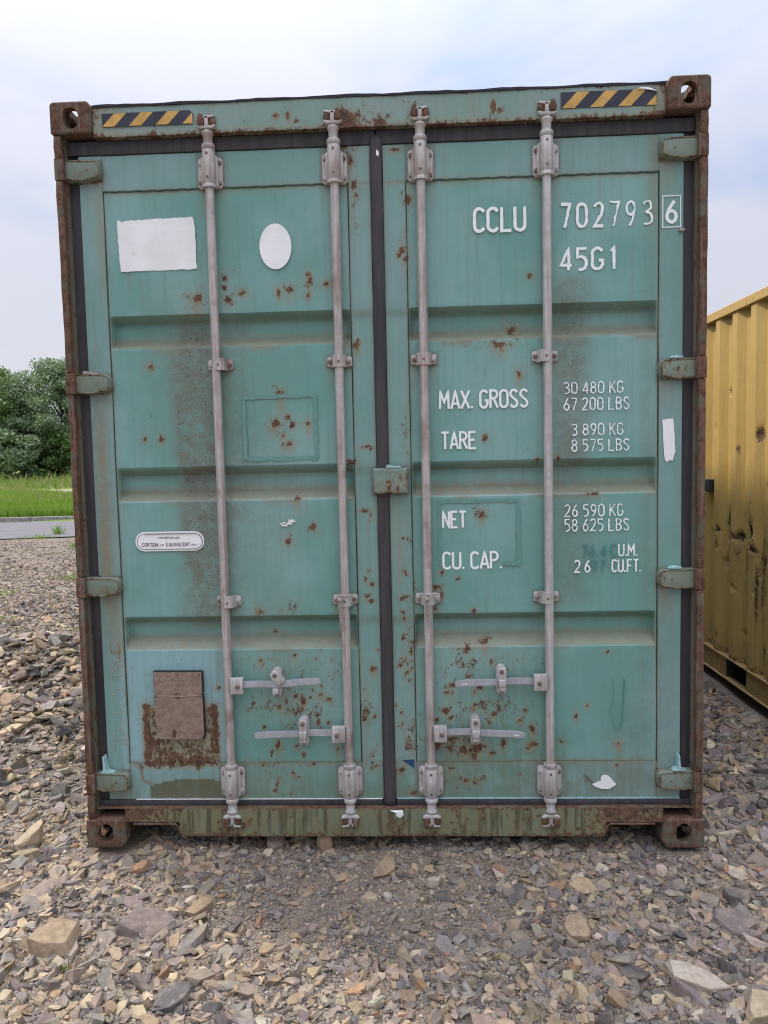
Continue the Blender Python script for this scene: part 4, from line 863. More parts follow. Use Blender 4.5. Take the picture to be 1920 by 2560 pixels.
# data plate with bent corners
b = MB(); pl = [(-.930,.708),(-.738,.706),(-.737,.622),(-.742,.614),(-.737,.606),(-.736,.455),(-.742,.436),(-.915,.436),(-.926,.450),(-.931,.602),(-.924,.612),(-.931,.622)]
dp = MB().prism(ragged(pl, .0008, .02), .030, .038, .001).build('data_plate', M['plate'], doorL); 
MB().prism([(x_+(-.003 if x_ < -.83 else .003), z_+(.004 if z_ > .6 else -.002)) for x_, z_ in pl], .0365, .0500).build('plate_backing', M['tin'], doorL)
MB().tube([(-.928+.0385*k, .0305+.0008*math.sin(k*2), .611+.0012*math.sin(k*1.7)) for k in range(6)], .0028, 6).build('plate_crease', M['plate'], doorL)
sticker([(-.866,.470),(-.858,.478),(-.850,.474),(-.847,.458),(-.852,.443),(-.862,.440)], M['rustlump'], doorL, .0292, .0008, 'rust_patch'); sticker(ragged([(-.845,.622),(-.828,.624),(-.822,.610),(-.832,.598),(-.844,.604)],.001,.006), M['rustlump'], doorL, .0292, .0008, 'rust_patch')
write('APPROVED FOR TRANSPORT', -.900, -.770, .676, .687, .0295, M['platetext'], doorL, 'plate_lettering', wd=.14, worn=.6, th=.0005)
write('UNDER CUSTOMS SEAL', -.890, -.775, .659, .670, .0295, M['platetext'], doorL, 'plate_lettering', wd=.14, worn=.6, th=.0005)
for x_, z_ in ((-.922,.699),(-.833,.700),(-.746,.699),(-.925,.612),(-.742,.612),(-.833,.612),(-.828,.444),(-.92,.444),(-.745,.444)): bolt(x_, .031, z_, doorL, random.choice([0,1])).scale = (.55,.5,.55)

# ------------------------------------------------------------------ the yellow container beside it
yel = empty('shipping_container', (2.29, 1.1, -.06), 'battered mustard yellow shipping container with rusty dents, at the right edge', 'container')
YX, YY0, YY1, YZ0, YZ1 = 2.285, .55, 12.7, -.06, 2.535
DENTS = [(2.45,1.02,.035,.05,.13,.95),(2.27,.96,.03,.05,.045,.95),(2.09,1.0,.03,.06,.10,.95),(2.04,.93,-.02,.05,.06,.7),(2.46,1.95,.03,.03,.04,.5),(1.99,1.64,.012,.045,.07,.95),(2.10,1.12,.012,.025,.13,.75),
         (2.70,1.0,-.025,.05,.06,.5),(2.62,.86,.02,.04,.05,.5),(2.33,.60,.018,.05,.03,.25),(2.50,.75,.02,.06,.06,.3),(2.2,.30,.02,.05,.05,.25),(2.1,.22,.0,.02,.05,.75),(1.95,.8,.02,.03,.35,.75),(2.6,.20,.01,.03,.03,.7),(2.28,.85,.0,.035,.07,.6),(2.66,1.7,.02,.04,.05,.2),(1.93,.25,.01,.02,.06,.7),
         (2.465,1.0,.0,.022,.17,.95),(2.455,.74,0,.014,.13,.8),(2.19,.78,0,.016,.17,.85),(2.12,1.12,0,.018,.16,.9),(2.0,.62,0,.018,.25,.85),(2.36,.955,.02,.07,.03,.95),(2.06,.90,.03,.08,.03,.95),(2.60,.98,.02,.05,.03,.8),
         (1.9,1.3,.02,.05,.06,.4),(2.40,1.30,.015,.03,.02,.35),(2.28,1.55,.0,.012,.05,.7)]
for k in range(40): DENTS.append((random.uniform(3,12), random.uniform(.4,2.2), random.uniform(-.02,.03), random.uniform(.03,.09), random.uniform(.03,.12), random.uniform(.2,.8)))
def ydent(Y, Z, f):
    D = np.zeros_like(Y)
    for y, z, d, ry, rz, r in DENTS:
        q = np.abs((Y-y+.4*(Z-z))/ry)+.8*np.abs((Z-z-.3*(Y-y))/rz); D += 1.1*d*np.clip(1.2-q, 0, 1.)*(1-.9*np.clip(.5-np.abs(q-.75), 0, .5))
    D += .003*np.sin(Z*9+Y*31)*np.exp(-((Z-.95)/.5)**2)
    D = D*np.clip((Z-.13)/.06, 0, 1)*np.clip((2.45-Z)/.06, 0, 1)
    return np.clip(D, -.02, .06)
def ywear(x, y, z):
    r = np.zeros_like(x); s = r.copy()
    for cy, cz, d, ry, rz, a in DENTS:
        g1 = ell(y, z, cy, cz, ry*.75, rz*.85); r = np.maximum(r, 1.05*a*g1)
        s = np.maximum(s, .85*a*np.exp(-((y-cy)/(ry*.5))**2)*np.clip(1-(cz-z)/(rz*3.2), 0, 1)*(z < cz+rz*.4))
    r = np.maximum(r, .42*soft(.17,.12,z)); r = np.maximum(r, .30*soft(2.42,2.48,z))
    dd = .10+.35*ell(y, z, 2.3, .7, .6, .35)*.5; dd = dd+.30*soft(.35,.15,z)
    return r, dd, s, np.full_like(x, .0), np.zeros_like(x)
V, F = corrugated(YX+.012, YX+.048, YY0+.10, YY1-.1, .095, 2.475, 190, 2.58, ydent); me = fast_mesh('side_wall', V, F); add_wear(me, ywear)
def yl(o): o.parent = yel; o.location = (-2.29,-1.1,.06); return o
yl(link('side_wall', me, M['yellow']))
V, F = corrugated(YX+2.426, YX+2.39, YY0+.1, YY1-.1, .095, 2.475, 2, 2.58); yl(link('side_wall', fast_mesh('side_wall', V, F), M['yellow_top']))
yl(MB().box(YX,YX+.060,YY0+.178,YY1-.178,2.474,2.534,.003).build('top_side_rail', M['yellow_top'])); yl(MB().box(YX+2.38,YX+2.438,YY0+.178,YY1-.178,2.474,2.534,.003).build('top_side_rail', M['yellow_top']))
# bottom rail: channel with flanges and fork pockets
b = MB(); b.box(YX-.002,YX+.050,YY0+.178,YY1-.178,.090,.0945)
for a, c in ((YY0+.178,2.10),(2.43,5.2),(5.55,9.),(9.35,YY1-.178)): b.box(YX+.012,YX+.020,a,c,-.053,.0898)
yl(b.build('bottom_side_rail', M['yellow_rail'])); yl(MB().box(YX-.006,YX+.050,YY0+.178,YY1-.178,-.060,-.0535,.0015).build('rail_flange', M['yellow_rail']))
for a, c in ((2.10,2.43),(5.2,5.55)):
    yl(MB().box(YX+.0205,YX+.4,a-.004,a,-.053,.0898).build('fork_pocket', M['tin'])); yl(MB().box(YX+.0205,YX+.4,c,c+.004,-.053,.0898).build('fork_pocket', M['tin'])); yl(MB().box(YX+.0205,YX+.4,a,c,.0855,.0895).build('fork_pocket', M['tin']))
yl(MB().box(YX+.05,YX+2.38,YY0+.1,YY1-.1,2.485,2.505).build('roof', M['yellow_top'])); yl(MB().box(YX+.06,YX+2.38,YY0+.1,YY1-.1,.05,.085).build('floor', M['tin']))
V, F = corrugated(0,.036, 0, 2.1, .1, 2.47, 2); V2 = np.stack([YX+.17+V[:,1], YY0+.02+V[:,0], V[:,2]],1); yl(link('end_wall', fast_mesh('end_wall', V2, F), M['yellow_top']))
yl(MB().box(YX+.16,YX+2.28,YY0+.004,YY0+.06,2.43,2.534).build('end_header', M['yellow_top'])); yl(MB().box(YX+.16,YX+2.28,YY0+.004,YY0+.06,-.055,.10).build('end_sill', M['yellow_rail']))
yl(MB().box(YX+.06,YX+2.38,YY1-.12,YY1-.05,.05,2.48).build('end_wall', M['yellow_top']))
for fx in (0,1):
    yl(MB().box(YX+.002+fx*2.334,YX+.102+fx*2.334,YY0+.006,YY0+.12,.06,2.42).build('corner_post', M['yellow_top']))
    for fz, dz in ((0,-.361),(1,-.06)):
        for fy in (None, YY1-YY0):
            me = mirrored(cm, fx, fz, dz, YX+1.2205); co = np.empty(len(me.vertices)*3, np.float32); me.vertices.foreach_get('co', co); co = co.reshape(-1,3)
            if fy is not None: co[:,1] = fy-co[:,1]
            co[:,1] += YY0; me.vertices.foreach_set('co', co.ravel())
            if fy is not None: me.flip_normals()
            me.update(); yl(link('corner_casting', me, M['cast']))
v_ = yl(MB().box(YX-.004,YX+.060,2.70,2.82,1.245,1.335,.003).build('vent_cover', M['tin']))

# ------------------------------------------------------------------ terrain
RN = (-.17, .985)      # across the road
def road_d(x, y): return RN[0]*x+RN[1]*y
def H(x, y):
    x = np.asarray(x, float); y = np.asarray(y, float)
    h = -.022+.010*np.sin(x*2.3+1)*np.sin(y*2.9)+.006*np.sin(x*6.1+y*4.7)+.004*np.sin(x*13-y*9)
    h = h+.060*np.exp(-((x)/1.0)**4)*soft(.06,.45,y)*soft(3.5,1.5,y)                       # loose rubble under the doors
    h = h+.20*np.exp(-((x+3.0)/1.0)**2-((y-2.75)/.55)**2)+.07*np.exp(-((x+2.3)/.7)**2-((y-1.5)/.5)**2)    # bank of bigger stones
    h = h+.015*np.exp(-((x+1.35)/.5)**2-((y+.55)/.5)**2)
    h = h-.125*soft(1.5,2.5,x)*soft(.2,1.8,y)
    h = h*(1-soft(10.5,13.,road_d(x,y)))
    d = road_d(x,y); h = h-.03*soft(13.6,14.2,d)
    far = np.clip(d-19.2, 0, None); h = h+.12*soft(19.1,19.4,d)+.0133*np.minimum(far,60)+ .02*far**.5*0
    return h
def ramp_lines(lo, a, b, hi, c, g=1.16):
    mid = list(np.arange(a, b, c)); s = c; x = a; left = []
    while x > lo: s *= g; x -= s; left.append(x)
    s = c; x = mid[-1]; right = []
    while x < hi: s *= g; x += s; right.append(x)
    return np.array(left[::-1]+mid+right)
gx = ramp_lines(-320,-4.2,3.2,320,.045,1.07); gy = ramp_lines(-60,-1.4,4.2,420,.045,1.06)
X, Y = np.meshgrid(gx, gy); Z = H(X,Y); near = (np.abs(X) < 8)&(Y < 12)
Z = Z+near*(.004*np.sin(X*41+Y*29)*np.sin(Y*37-X*13))
idx = np.arange(X.size).reshape(X.shape); F = np.stack([idx[:-1,:-1], idx[:-1,1:], idx[1:,1:], idx[1:,:-1]], -1).reshape(-1,4)
V = np.stack([X,Y,Z],-1).reshape(-1,3); cen = V[F].mean(1)
mi = (road_d(cen[:,0],cen[:,1]) > 16.5).astype(int)
def ground_mat():
    g = G('crushed_stone_dust')
    e = g.voro(85, 'Distance', 'DISTANCE_TO_EDGE'); colr = g.n('ShaderNodeTexVoronoi'); colr.inputs['Scale'].default_value = 85; g.l(g.co, colr.inputs['Vector'])
    sc = g.n('ShaderNodeSeparateColor'); g.l(colr.outputs['Color'], sc.inputs[0])
    c = g.mix(sc.outputs[0], (.21,.165,.125), (.36,.295,.23)); c = g.mix(g.step(sc.outputs[1],.7,.8), c, (.135,.13,.135)); c = g.mix(g.step(sc.outputs[2],.88,.92), c, (.40,.36,.31))
    c = g.mix(g.step(e,.10,.0), c, (.12,.098,.08))
    c = g.mix(g.step(g.noise(2.2,5,.6),.35,.62), c, (.285,.225,.17))
    h = g.math('ADD', g.math('MULTIPLY', g.step(e,0,.22), .6), g.math('ADD', g.math('MULTIPLY', sc.outputs[0], .5), g.noise(120,4,.7)))
    g.bump(h, .007, 1.0); return g.done(c, .95, spec=.15)
def grass_ground():
    g = G('meadow_soil'); d = g.n('ShaderNodeVectorMath', operation='DOT_PRODUCT'); g.l(g.co, d.inputs[0]); d.inputs[1].default_value = (RN[0],RN[1],0)
    dd = g.math('ADD', d.outputs['Value'], g.math('MULTIPLY', g.math('SUBTRACT', g.noise(.35,4,.6), .5), 2.5))
    c = g.mix(g.step(g.noise(1.5,6,.7),.3,.7), (.090,.155,.018), (.17,.24,.035))
    c = g.mix(g.step(g.noise(9,5,.7),.45,.75), c, (.20,.22,.07))
    track = g.math('MULTIPLY', g.step(dd,33.4,34.2), g.step(dd,38.5,37.5)); c = g.mix(g.math('MULTIPLY', track, .8), c, (.36,.31,.23))
    c = g.mix(g.math('MULTIPLY', g.step(dd,37,40), .55), c, (.19,.20,.065))
    g.bump(g.noise(14,5,.7), .06, .8); return g.done(c, .95, spec=.1)
me = fast_mesh('ground', V, F, mat_idx=mi); me.materials.append(ground_mat()); me.materials.append(grass_ground())
me.polygons.foreach_set('use_smooth', [True]*len(me.polygons))
tag(link('ground', me), kind='structure')
# road and kerb
def road_mat():
    g = G('worn_asphalt'); c = g.mix(g.step(g.noise(3,5,.6),.3,.7), (.120,.115,.118), (.150,.143,.145)); c = g.mix(g.math('MULTIPLY', g.step(g.noise(60,3,.6),.5,.7), .3), c, (.10,.10,.11))
    d = g.n('ShaderNodeVectorMath', operation='DOT_PRODUCT'); g.l(g.co, d.inputs[0]); d.inputs[1].default_value = (RN[0],RN[1],0)
    q = g.math('ABSOLUTE', g.math('SUBTRACT', g.math('ADD', d.outputs['Value'], g.math('MULTIPLY', g.noise(.7,5,.6), .5)), 16.25))
    c = g.mix(g.math('MULTIPLY', g.step(q,.09,.03), .7), c, (.07,.07,.075)); g.bump(g.noise(150,3,.6), .003); return g.done(c, .85, spec=.3)
RT = (.985, .17)
def strip(name, d0, d1, z0, z1, m, n=80, L=200, jit=0):
    V = []; F = []
    for k in range(n+1):
        s = -L+2*L*k/n; j = jit*math.sin(k*1.3)
        for d, z in ((d0+j, z0),(d1, z1)):
            V.append((RT[0]*s+RN[0]*d, RT[1]*s+RN[1]*d, z))
    for k in range(n): F.append((2*k,2*k+2,2*k+3,2*k+1))
    return fast_mesh(name, V, F)
road = tag(link('road', strip('road', 14.05, 19.06, .004, .010, None, 400, 200, .05), road_mat()), kind='structure')
kerbm = flat('worn_concrete_kerb', (.30,.28,.25), .9, .006, .45, 12)
b = MB(); KS = [(s, s+.97) for s in np.arange(-30, 30, 1.0)]
kerb = empty('kerb', (-10,17.5,0)); tag(kerb, kind='structure')
def kq(s, d, z): return (RT[0]*s+RN[0]*d, RT[1]*s+RN[1]*d, z)
kme = None
bmk = bmesh.new(); vs = [bmk.verts.new(p) for p in [kq(0,d,z) for d, z in ((0,0),(0.02,.125),(.16,.13),(.16,0))]+[kq(.97,d,z) for d, z in ((0,0),(0.02,.125),(.16,.13),(.16,0))]]
for f in ((0,1,5,4),(1,2,6,5),(2,3,7,6),(0,3,2,1),(4,5,6,7)): bmk.faces.new([vs[i] for i in f])
bmesh.ops.recalc_face_normals(bmk, faces=bmk.faces); kme = bpy.data.meshes.new('kerb_stone'); bmk.to_mesh(kme); bmk.free(); kme.materials.append(kerbm)
for s in np.arange(-45, 40, .985):
    o = bpy.data.objects.new('kerb_stone', kme); COL.objects.link(o); o.parent = kerb; p = kq(s, 19.075+.012*math.sin(s*3), .006*math.sin(s*5)); o.location = (p[0]+10, p[1]-17.5, p[2])

# ------------------------------------------------------------------ loose stones
def hull_variant(flat_, n, seed, fine=False):
    """a flat broken chip: two uneven polygons, one above the other, with a ragged edge between"""
    r = np.random.default_rng(seed); b = bmesh.new(); k = max(4, n//2-1); a0 = r.uniform(0,6.283); ax = r.uniform(.55,.95)
    ang = a0+(np.arange(k)+r.uniform(-.33,.33,k))*2*math.pi/k; rad = r.uniform(.36,.56,k); tx, ty = r.normal(0,.22,2)*flat_; ox, oy = r.normal(0,.05,2)
    for a, q in zip(ang, rad):
        x_, y_ = q*math.cos(a), q*ax*math.sin(a); t = r.uniform(.70,.98)
        b.verts.new((x_*t+ox, y_*t+oy, flat_*.5+tx*x_*3+ty*y_*3+r.uniform(-.03,.03)*flat_)); b.verts.new((x_, y_, r.uniform(-.25,.2)*flat_))
        b.verts.new((x_*r.uniform(.6,.9), y_*r.uniform(.6,.9), -flat_*.5+r.uniform(0,.08)))
    bmesh.ops.convex_hull(b, input=b.verts)
    bmesh.ops.delete(b, geom=[v for v in b.verts if not v.link_faces], context='VERTS')
    if not fine and len(b.verts) > 12: bmesh.ops.dissolve_limit(b, angle_limit=R(16), verts=b.verts, edges=b.edges)
    if fine:
        bmesh.ops.dissolve_limit(b, angle_limit=R(6), verts=b.verts, edges=b.edges)
        bmesh.ops.bevel(b, geom=list(b.edges), offset=.010, segments=1, affect='EDGES')
        bmesh.ops.triangulate(b, faces=b.faces); bmesh.ops.subdivide_edges(b, edges=b.edges, cuts=2, use_grid_fill=True)
        for v in b.verts: v.co *= 1+.020*math.sin(v.co.x*17+seed)*math.sin(v.co.y*21+v.co.z*60)+r.uniform(-.009,.009)
    bmesh.ops.triangulate(b, faces=b.faces); bmesh.ops.recalc_face_normals(b, faces=b.faces)
    b.verts.index_update(); Vv = np.array([v.co[:] for v in b.verts]); Ff = np.array([[v.index for v in f.verts] for f in b.faces]); b.free(); return Vv, Ff
VAR = [hull_variant(f, n, s) for s, (f, n) in enumerate([(.22,12),(.32,11),(.18,10),(.40,12),(.26,13),(.5,12),(.22,11),(.34,10),(.16,9),(.30,14),(.44,11),(.25,10)]*2)]
VARF = [hull_variant(f, n, 100+s, True) for s, (f, n) in enumerate([(.24,14),(.34,13),(.20,12),(.42,14),(.28,15),(.17,12),(.22,11),(.38,13)])]
PAL = {'cream':(0.425,0.333,0.213),'tan':(0.333,0.243,0.154),'grey':(0.233,0.199,0.170),'slate':(0.123,0.107,0.099),'mauve':(0.207,0.162,0.141),'orange':(0.342,0.204,0.118),'pale':(0.446,0.373,0.286),'dusk':(0.280,0.220,0.167)}
PK = list(PAL); PC = np.array([PAL[k] for k in PK])
MIXES = {'left':[.12,.22,.20,.13,.12,.015,.035,.16],'right':[.06,.18,.28,.13,.12,.012,.03,.188],'mid':[.07,.20,.20,.06,.12,.012,.03,.308]}
def euler_mats(a, b, c):
    ca,sa,cb,sb,cc,sc = np.cos(a),np.sin(a),np.cos(b),np.sin(b),np.cos(c),np.sin(c)
    Rx = np.zeros((len(a),3,3)); Ry = Rx.copy(); Rz = Rx.copy()
    Rx[:,0,0] = 1; Rx[:,1,1] = ca; Rx[:,1,2] = -sa; Rx[:,2,1] = sa; Rx[:,2,2] = ca
    Ry[:,1,1] = 1; Ry[:,0,0] = cb; Ry[:,0,2] = sb; Ry[:,2,0] = -sb; Ry[:,2,2] = cb
    Rz[:,2,2] = 1; Rz[:,0,0] = cc; Rz[:,0,1] = -sc; Rz[:,1,0] = sc; Rz[:,1,1] = cc
    return Rz@Ry@Rx
VS, FS, CS = [], [], []; base_i = 0
def scatter(x, y, s, variants, sink=.25, tilt=.30, lift=0.):
    global base_i
    n = len(x)
    if not n: return
    # colour family by place
    pl = soft(-.9,-1.5,x)+.0; pr = soft(.3,1.3,x); pm = np.clip(1-pl-pr,0,1)
    Wt = pl[:,None]*np.array(MIXES['left'])+pr[:,None]*np.array(MIXES['right'])+pm[:,None]*np.array(MIXES['mid'])
    Wt /= Wt.sum(1,keepdims=True); k = (np.cumsum(Wt,1) < rng.random(n)[:,None]).sum(1).clip(0,7)
    c = PC[k]*rng.uniform(.78,1.18,(n,1))*rng.uniform(.95,1.05,(n,3))
    far = soft(5,11,y)[:,None]*(x < 0)[:,None]; c = c*(1-.55*far)+np.array((.30,.245,.205))*.55*far*rng.uniform(.8,1.25,(n,1))
    m_ = euler_mats(rng.normal(0,tilt,n), rng.normal(0,tilt,n), rng.uniform(0,6.283,n))
    vi = rng.integers(0, len(variants), n); z = H(x,y)+s*(.5-sink)*.34+lift
    for j, (Vv, Ff) in enumerate(variants):
        q = np.where(vi == j)[0]
        if not len(q): continue
        sc = s[q,None]*np.stack([rng.uniform(.85,1.2,len(q)), rng.uniform(.7,1.1,len(q)), rng.uniform(.6,1.15,len(q))],1)
        P = Vv[None]*sc[:,None,:]; P = np.einsum('nij,nkj->nki', m_[q], P)+np.stack([x[q],y[q],z[q]],1)[:,None,:]
        nv = len(Vv); FF = Ff[None]+(np.arange(len(q))*nv)[:,None,None]+base_i; base_i += nv*len(q)
        VS.append(P.reshape(-1,3)); FS.append(FF.reshape(-1,3)); C4 = np.ones((len(q),nv,4)); C4[:,:,:3] = c[q][:,None,:]; C4[:,:,3] = rng.random(len(q))[:,None]; CS.append(C4.reshape(-1,4))
def region(n, x0, x1, y0, y1): return rng.uniform(x0,x1,n), rng.uniform(y0,y1,n)
def free(x, y, s):   # keep clear of castings and of the rail of the other container
    ok = ~((np.abs(np.abs(x)-1.14) < .085+s*.5)&(y > -.02-s*.35)&(y < .2+s*.5)); ok &= ~((x > 2.22-s*.5)&(y > .5)); ok &= ~((np.abs(x) < 1.3)&(y > 2.2)); return ok
def put(n, box4, smin, smax, variants, pw=1.8, sink=.25, tilt=.3, keep=None, lift=0.):
    x, y = region(n, *box4); s = smin+(smax-smin)*rng.random(n)**pw; k = free(x,y,s)
    if keep is not None: k &= rng.random(n) < keep(x,y)
    scatter(x[k], y[k], s[k], variants, sink, tilt, lift)
coarse = lambda x, y: .22+.78*np.clip(soft(.15,.95,np.abs(x+.15))+soft(-.35,-.75,y)*.8, 0, 1)
put(34000, (-2.7,2.1,-1.15,.35), .007, .024, VAR[:12], 1.2, .30, .35)
put(12500, (-2.7,2.1,-1.15,.35), .022, .066, VAR, 1.3, .34, .26, coarse)
put(720, (-2.7,2.1,-1.15,.30), .056, .125, VARF, 2.0, .38, .20, lambda x,y: .1+.9*np.clip(soft(.3,1.1,np.abs(x+.1))+soft(-.4,-.8,y)*.7,0,1))
put(1500, (-1.2,1.2,.08,1.6), .025, .09, VAR, 1.6, .3)
put(3200, (1.15,2.3,.0,3.4), .03, .085, VAR, 1.6, .3, .30); put(330, (1.15,2.2,.0,3.2), .085, .17, VARF, 1.5, .38, .2); put(3500, (1.15,2.3,.0,3.4), .012,.032, VAR, 1.3)
put(5000, (1.15,2.28,3.4,12.), .04, .12, VAR, 1.5)
put(14000, (-4.6,-1.15,.0,4.4), .020, .055, VAR, 1.5, .28, .28); put(9000, (-3.6,-1.15,.0,3.0), .012, .026, VAR)
bank = lambda x, y: np.clip(np.exp(-((x+2.95)/.85)**2-((y-2.6)/.5)**2)*1.2+.9*np.exp(-((x+2.2)/.6)**2-((y-1.45)/.35)**2)+.10, 0, 1)
put(3200, (-4.6,-1.3,.6,3.8), .05, .16, VARF, 1.6, .25, .45, bank, .01)
put(2600, (-5.4,-1.3,.2,5.5), .05, .11, VAR, 1.4, .3, .3)
put(19000, (-8.0,-1.25,4.2,8.5), .025, .075, VAR, 1.5, .30, .25); put(9000, (-9.5,-1.25,8.,12.), .020, .060, VAR, 1.8, .30, .22); put(8000, (-12,-3,9.5,15.), .02, .06, VAR, 2, .35, .2, lambda x,y: (road_d(x,y) < 13.7)*.8)
put(1500, (-9.5,-1.25,4.2,11.5), .06, .13, VAR, 1.8, .35, .2)
def stone_mat():
    g = G('broken_shale'); a = g.n('ShaderNodeAttribute', attribute_name='tint'); base = a.outputs['Color']
    n_ = g.noise(35,6,.65); n2 = g.noise(170,5,.7)
    c = g.n('ShaderNodeHueSaturation'); g.l(base, c.inputs['Color']); g.l(g.math('ADD', .78, g.math('MULTIPLY', g.step(n_,.3,.7), .42)), c.inputs['Value']); c = g.mix(.08, c.outputs[0], (.0,.0,.0))
    c = g.mix(g.math('MULTIPLY', g.step(g.noise(9,5,.7),.50,.66), .38), c, (.33,.24,.155))
    c = g.mix(g.math('MULTIPLY', g.step(n2,.56,.72), .35), c, (.09,.08,.075))
    c = g.mix(g.math('MULTIPLY', g.step(g.noise(60,5,.7),.58,.70), .30), c, (.50,.46,.40))
    g.bump(g.math('ADD', n_, g.math('MULTIPLY', n2, .5)), .004, .8); return g.done(c, .9, spec=.2)
SM = stone_mat()
V = np.concatenate(VS); F = np.concatenate(FS); C = np.concatenate(CS)
tag(link('gravel', fast_mesh('gravel', V, F, C), SM), kind='stuff')
# stones one would pick out
def rock(x, y, s, seed, pal, label, yaw=0, fl=.4, asp=.7, tiltx=0., lift=0., cat='stone', z=None):
    Vv, Ff = hull_variant(fl, 16, seed, True); Vv = Vv*np.array([s, s*asp/.75, s])
    me = fast_mesh('stone', Vv, Ff, np.tile(np.array(PAL[pal]+(.5,)), (len(Vv),1)))
    o = link('stone', me, SM); o.location = (x, y, float(H(x,y))+s*fl*.22+lift if z is None else z); o.rotation_euler = (tiltx, 0, yaw)
    tag(o, label, cat, 'larger stones lying in the gravel'); return o
rock(-1.50,.06,.135,301,'cream','rounded cream rock with small pits, left of the rusty lower left corner', .5, .62, .75)
rock(-1.06,-.60,.165,302,'tan','tan brown slab tipped up, low at the left edge of the gravel', .7, .45, .8, .2)
rock(-.80,-.47,.24,303,'mauve','broad flat mauve grey slab with a pebble on top, left foreground', .2, .14, .7, 0, .0)
rock(-1.62,1.00,.19,304,'pale','long pale block beside the left corner post, brightest in the bank', .1, .35, .6)
rock(-.27,.06,.085,305,'tan','tan rock jammed under the sill left of the middle', .3, .8, .9, 0, .005)
rock(-.46,.07,.095,306,'dusk','dark dusty rock under the sill below the leftmost rod', 1.2, .6, .8)
rock(-.02,-.14,.095,307,'tan','sandy wedge shaped stone leaning upright just in front of the doors middle', .9, .5, .6, .3, .006)
rock(.16,-.20,.060,308,'pale','small pale grey stone right of the sandy wedge', .2, .6, .8)
rock(-.18,-.16,.070,309,'tan','flat sandy oblong stone left of the upright wedge', .1, .3, .6)
rock(1.15,-.45,.17,310,'mauve','pointed purple grey slab low at the right edge', .6, .2, .9)
rock(.92,-.72,.20,311,'pale','big light grey slab in the bottom right foreground', -.3, .25, .6)
rock(1.05,-.86,.13,312,'cream','cream block cut by the bottom right corner of the picture', .3, .55, .8)
rock(-.60,-.80,.15,313,'slate','dark slate slab lying among cream stones, bottom left foreground', .8, .25, .6)
rock(.62,-.50,.10,314,'tan','ochre sided stone in the right foreground, leaning on grey shale', .2, .6, .8)
rock(1.72,1.62,.17,315,'tan','tan flagstone between the two containers', .3, .3, .8)
rock(.45,-.30,.11,316,'slate','dark angular shale plate in front of the right door', 1.0, .22, .7)
rock(-.95,-.15,.07,317,'orange','small rusty orange stone in front of the lower left corner', .4, .6, .8)

# ------------------------------------------------------------------ weeds, grass, trees
def leafmat(name, c1, c2, c3, transl=.25):
    g = G(name); a = g.n('ShaderNodeAttribute', attribute_name='tint'); s = g.n('ShaderNodeSeparateColor'); g.l(a.outputs['Color'], s.inputs[0])
    c = g.mix(s.outputs[0], c1, c2); c = g.mix(g.step(s.outputs[1],.75,1.), c, c3)
    g.put(g.p.inputs['Base Color'], c); g.p.inputs['Roughness'].default_value = .55; g.p.inputs['Specular IOR Level'].default_value = .3
    tr = g.n('ShaderNodeBsdfTranslucent'); g.l(c, tr.inputs[0]); mx_ = g.n('ShaderNodeMixShader'); mx_.inputs[0].default_value = transl
    g.l(g.p.outputs[0], mx_.inputs[1]); g.l(tr.outputs[0], mx_.inputs[2]); g.l(mx_.outputs[0], g.out.inputs[0]); return g.m
GM = leafmat('meadow_grass', (.095,.185,.018), (.27,.40,.050), (.30,.29,.13), .35)
def blades(x, y, h, wd, seed=0):
    n = len(x); r = np.random.default_rng(seed); a = r.uniform(0,6.283,n); z = H(x,y)-.01; ln = h*r.uniform(.1,.5,n); b = r.uniform(0,6.283,n)
    dx, dy = np.cos(a)*wd/2, np.sin(a)*wd/2
    P = np.stack([np.stack([x-dx,y-dy,z],1), np.stack([x+dx,y+dy,z],1), np.stack([x+dx*.6+np.cos(b)*ln*.4,y+dy*.6+np.sin(b)*ln*.4,z+h*.6],1), np.stack([x+np.cos(b)*ln,y+np.sin(b)*ln,z+h],1)],1).reshape(-1,3)
    k = np.arange(n)*4; F = np.concatenate([np.stack([k,k+1,k+2],1), np.stack([k,k+2,k+3],1)])
    c = np.zeros((n,4,4)); c[:,:,0] = (r.random(n)*.8)[:,None]; c[:,2:,0] += .2; c[:,:,1] = r.random(n)[:,None]; c[:,:,3] = 1
    return P, F, c.reshape(-1,4)
def st(n, s0, s1, d0, d1, pw=1.):
    s = rng.uniform(s0,s1,n); d = d0+(d1-d0)*rng.random(n)**pw; return RT[0]*s+RN[0]*d, RT[1]*s+RN[1]*d, d
x, y, d = st(80000, -26, 2, 19.35, 33.0, 1.3); hh = rng.uniform(.14,.34,len(x))*(1+.5*np.sin(x*.9+y*.6)*np.sin(y*.5)); P1, F1, C1 = blades(x, y, hh, .024, 1); pt_ = np.repeat(.5+.5*np.sin(x*.7+1.3*np.sin(y*.5))*np.cos(y*.9+x*.3), 4); C1[:,0] = np.clip(C1[:,0]*.75+.38*pt_-.06, 0, 1); C1[:,1] = np.where(np.repeat(d,4) > 25.5, np.clip(C1[:,1]+.30*(1-pt_), 0, 1), C1[:,1]*.9)
x, y, d = st(22000, -40, 2, 38.5, 56.0, 1.0); hh = rng.uniform(.15,.45,len(x)); hh[::9] *= 1.9; P2, F2, C2 = blades(x, y, hh, .045, 2); C2[:,0] *= .6; C2[:,1] = np.clip(C2[:,1]+.34,0,1)
tag(link('meadow_grass', fast_mesh('meadow_grass', np.concatenate([P1,P2]), np.concatenate([F1,F2+len(P1)]), np.concatenate([C1,C2])), GM), kind='stuff')
x, y, d = st(2200, -16, -4, 13.65, 14.25); P, F, C = blades(x, y, rng.uniform(.02,.08,len(x))*np.clip(.4+np.sin(x*2.1)+np.sin(x*5.3),.1,2), .012, 3)
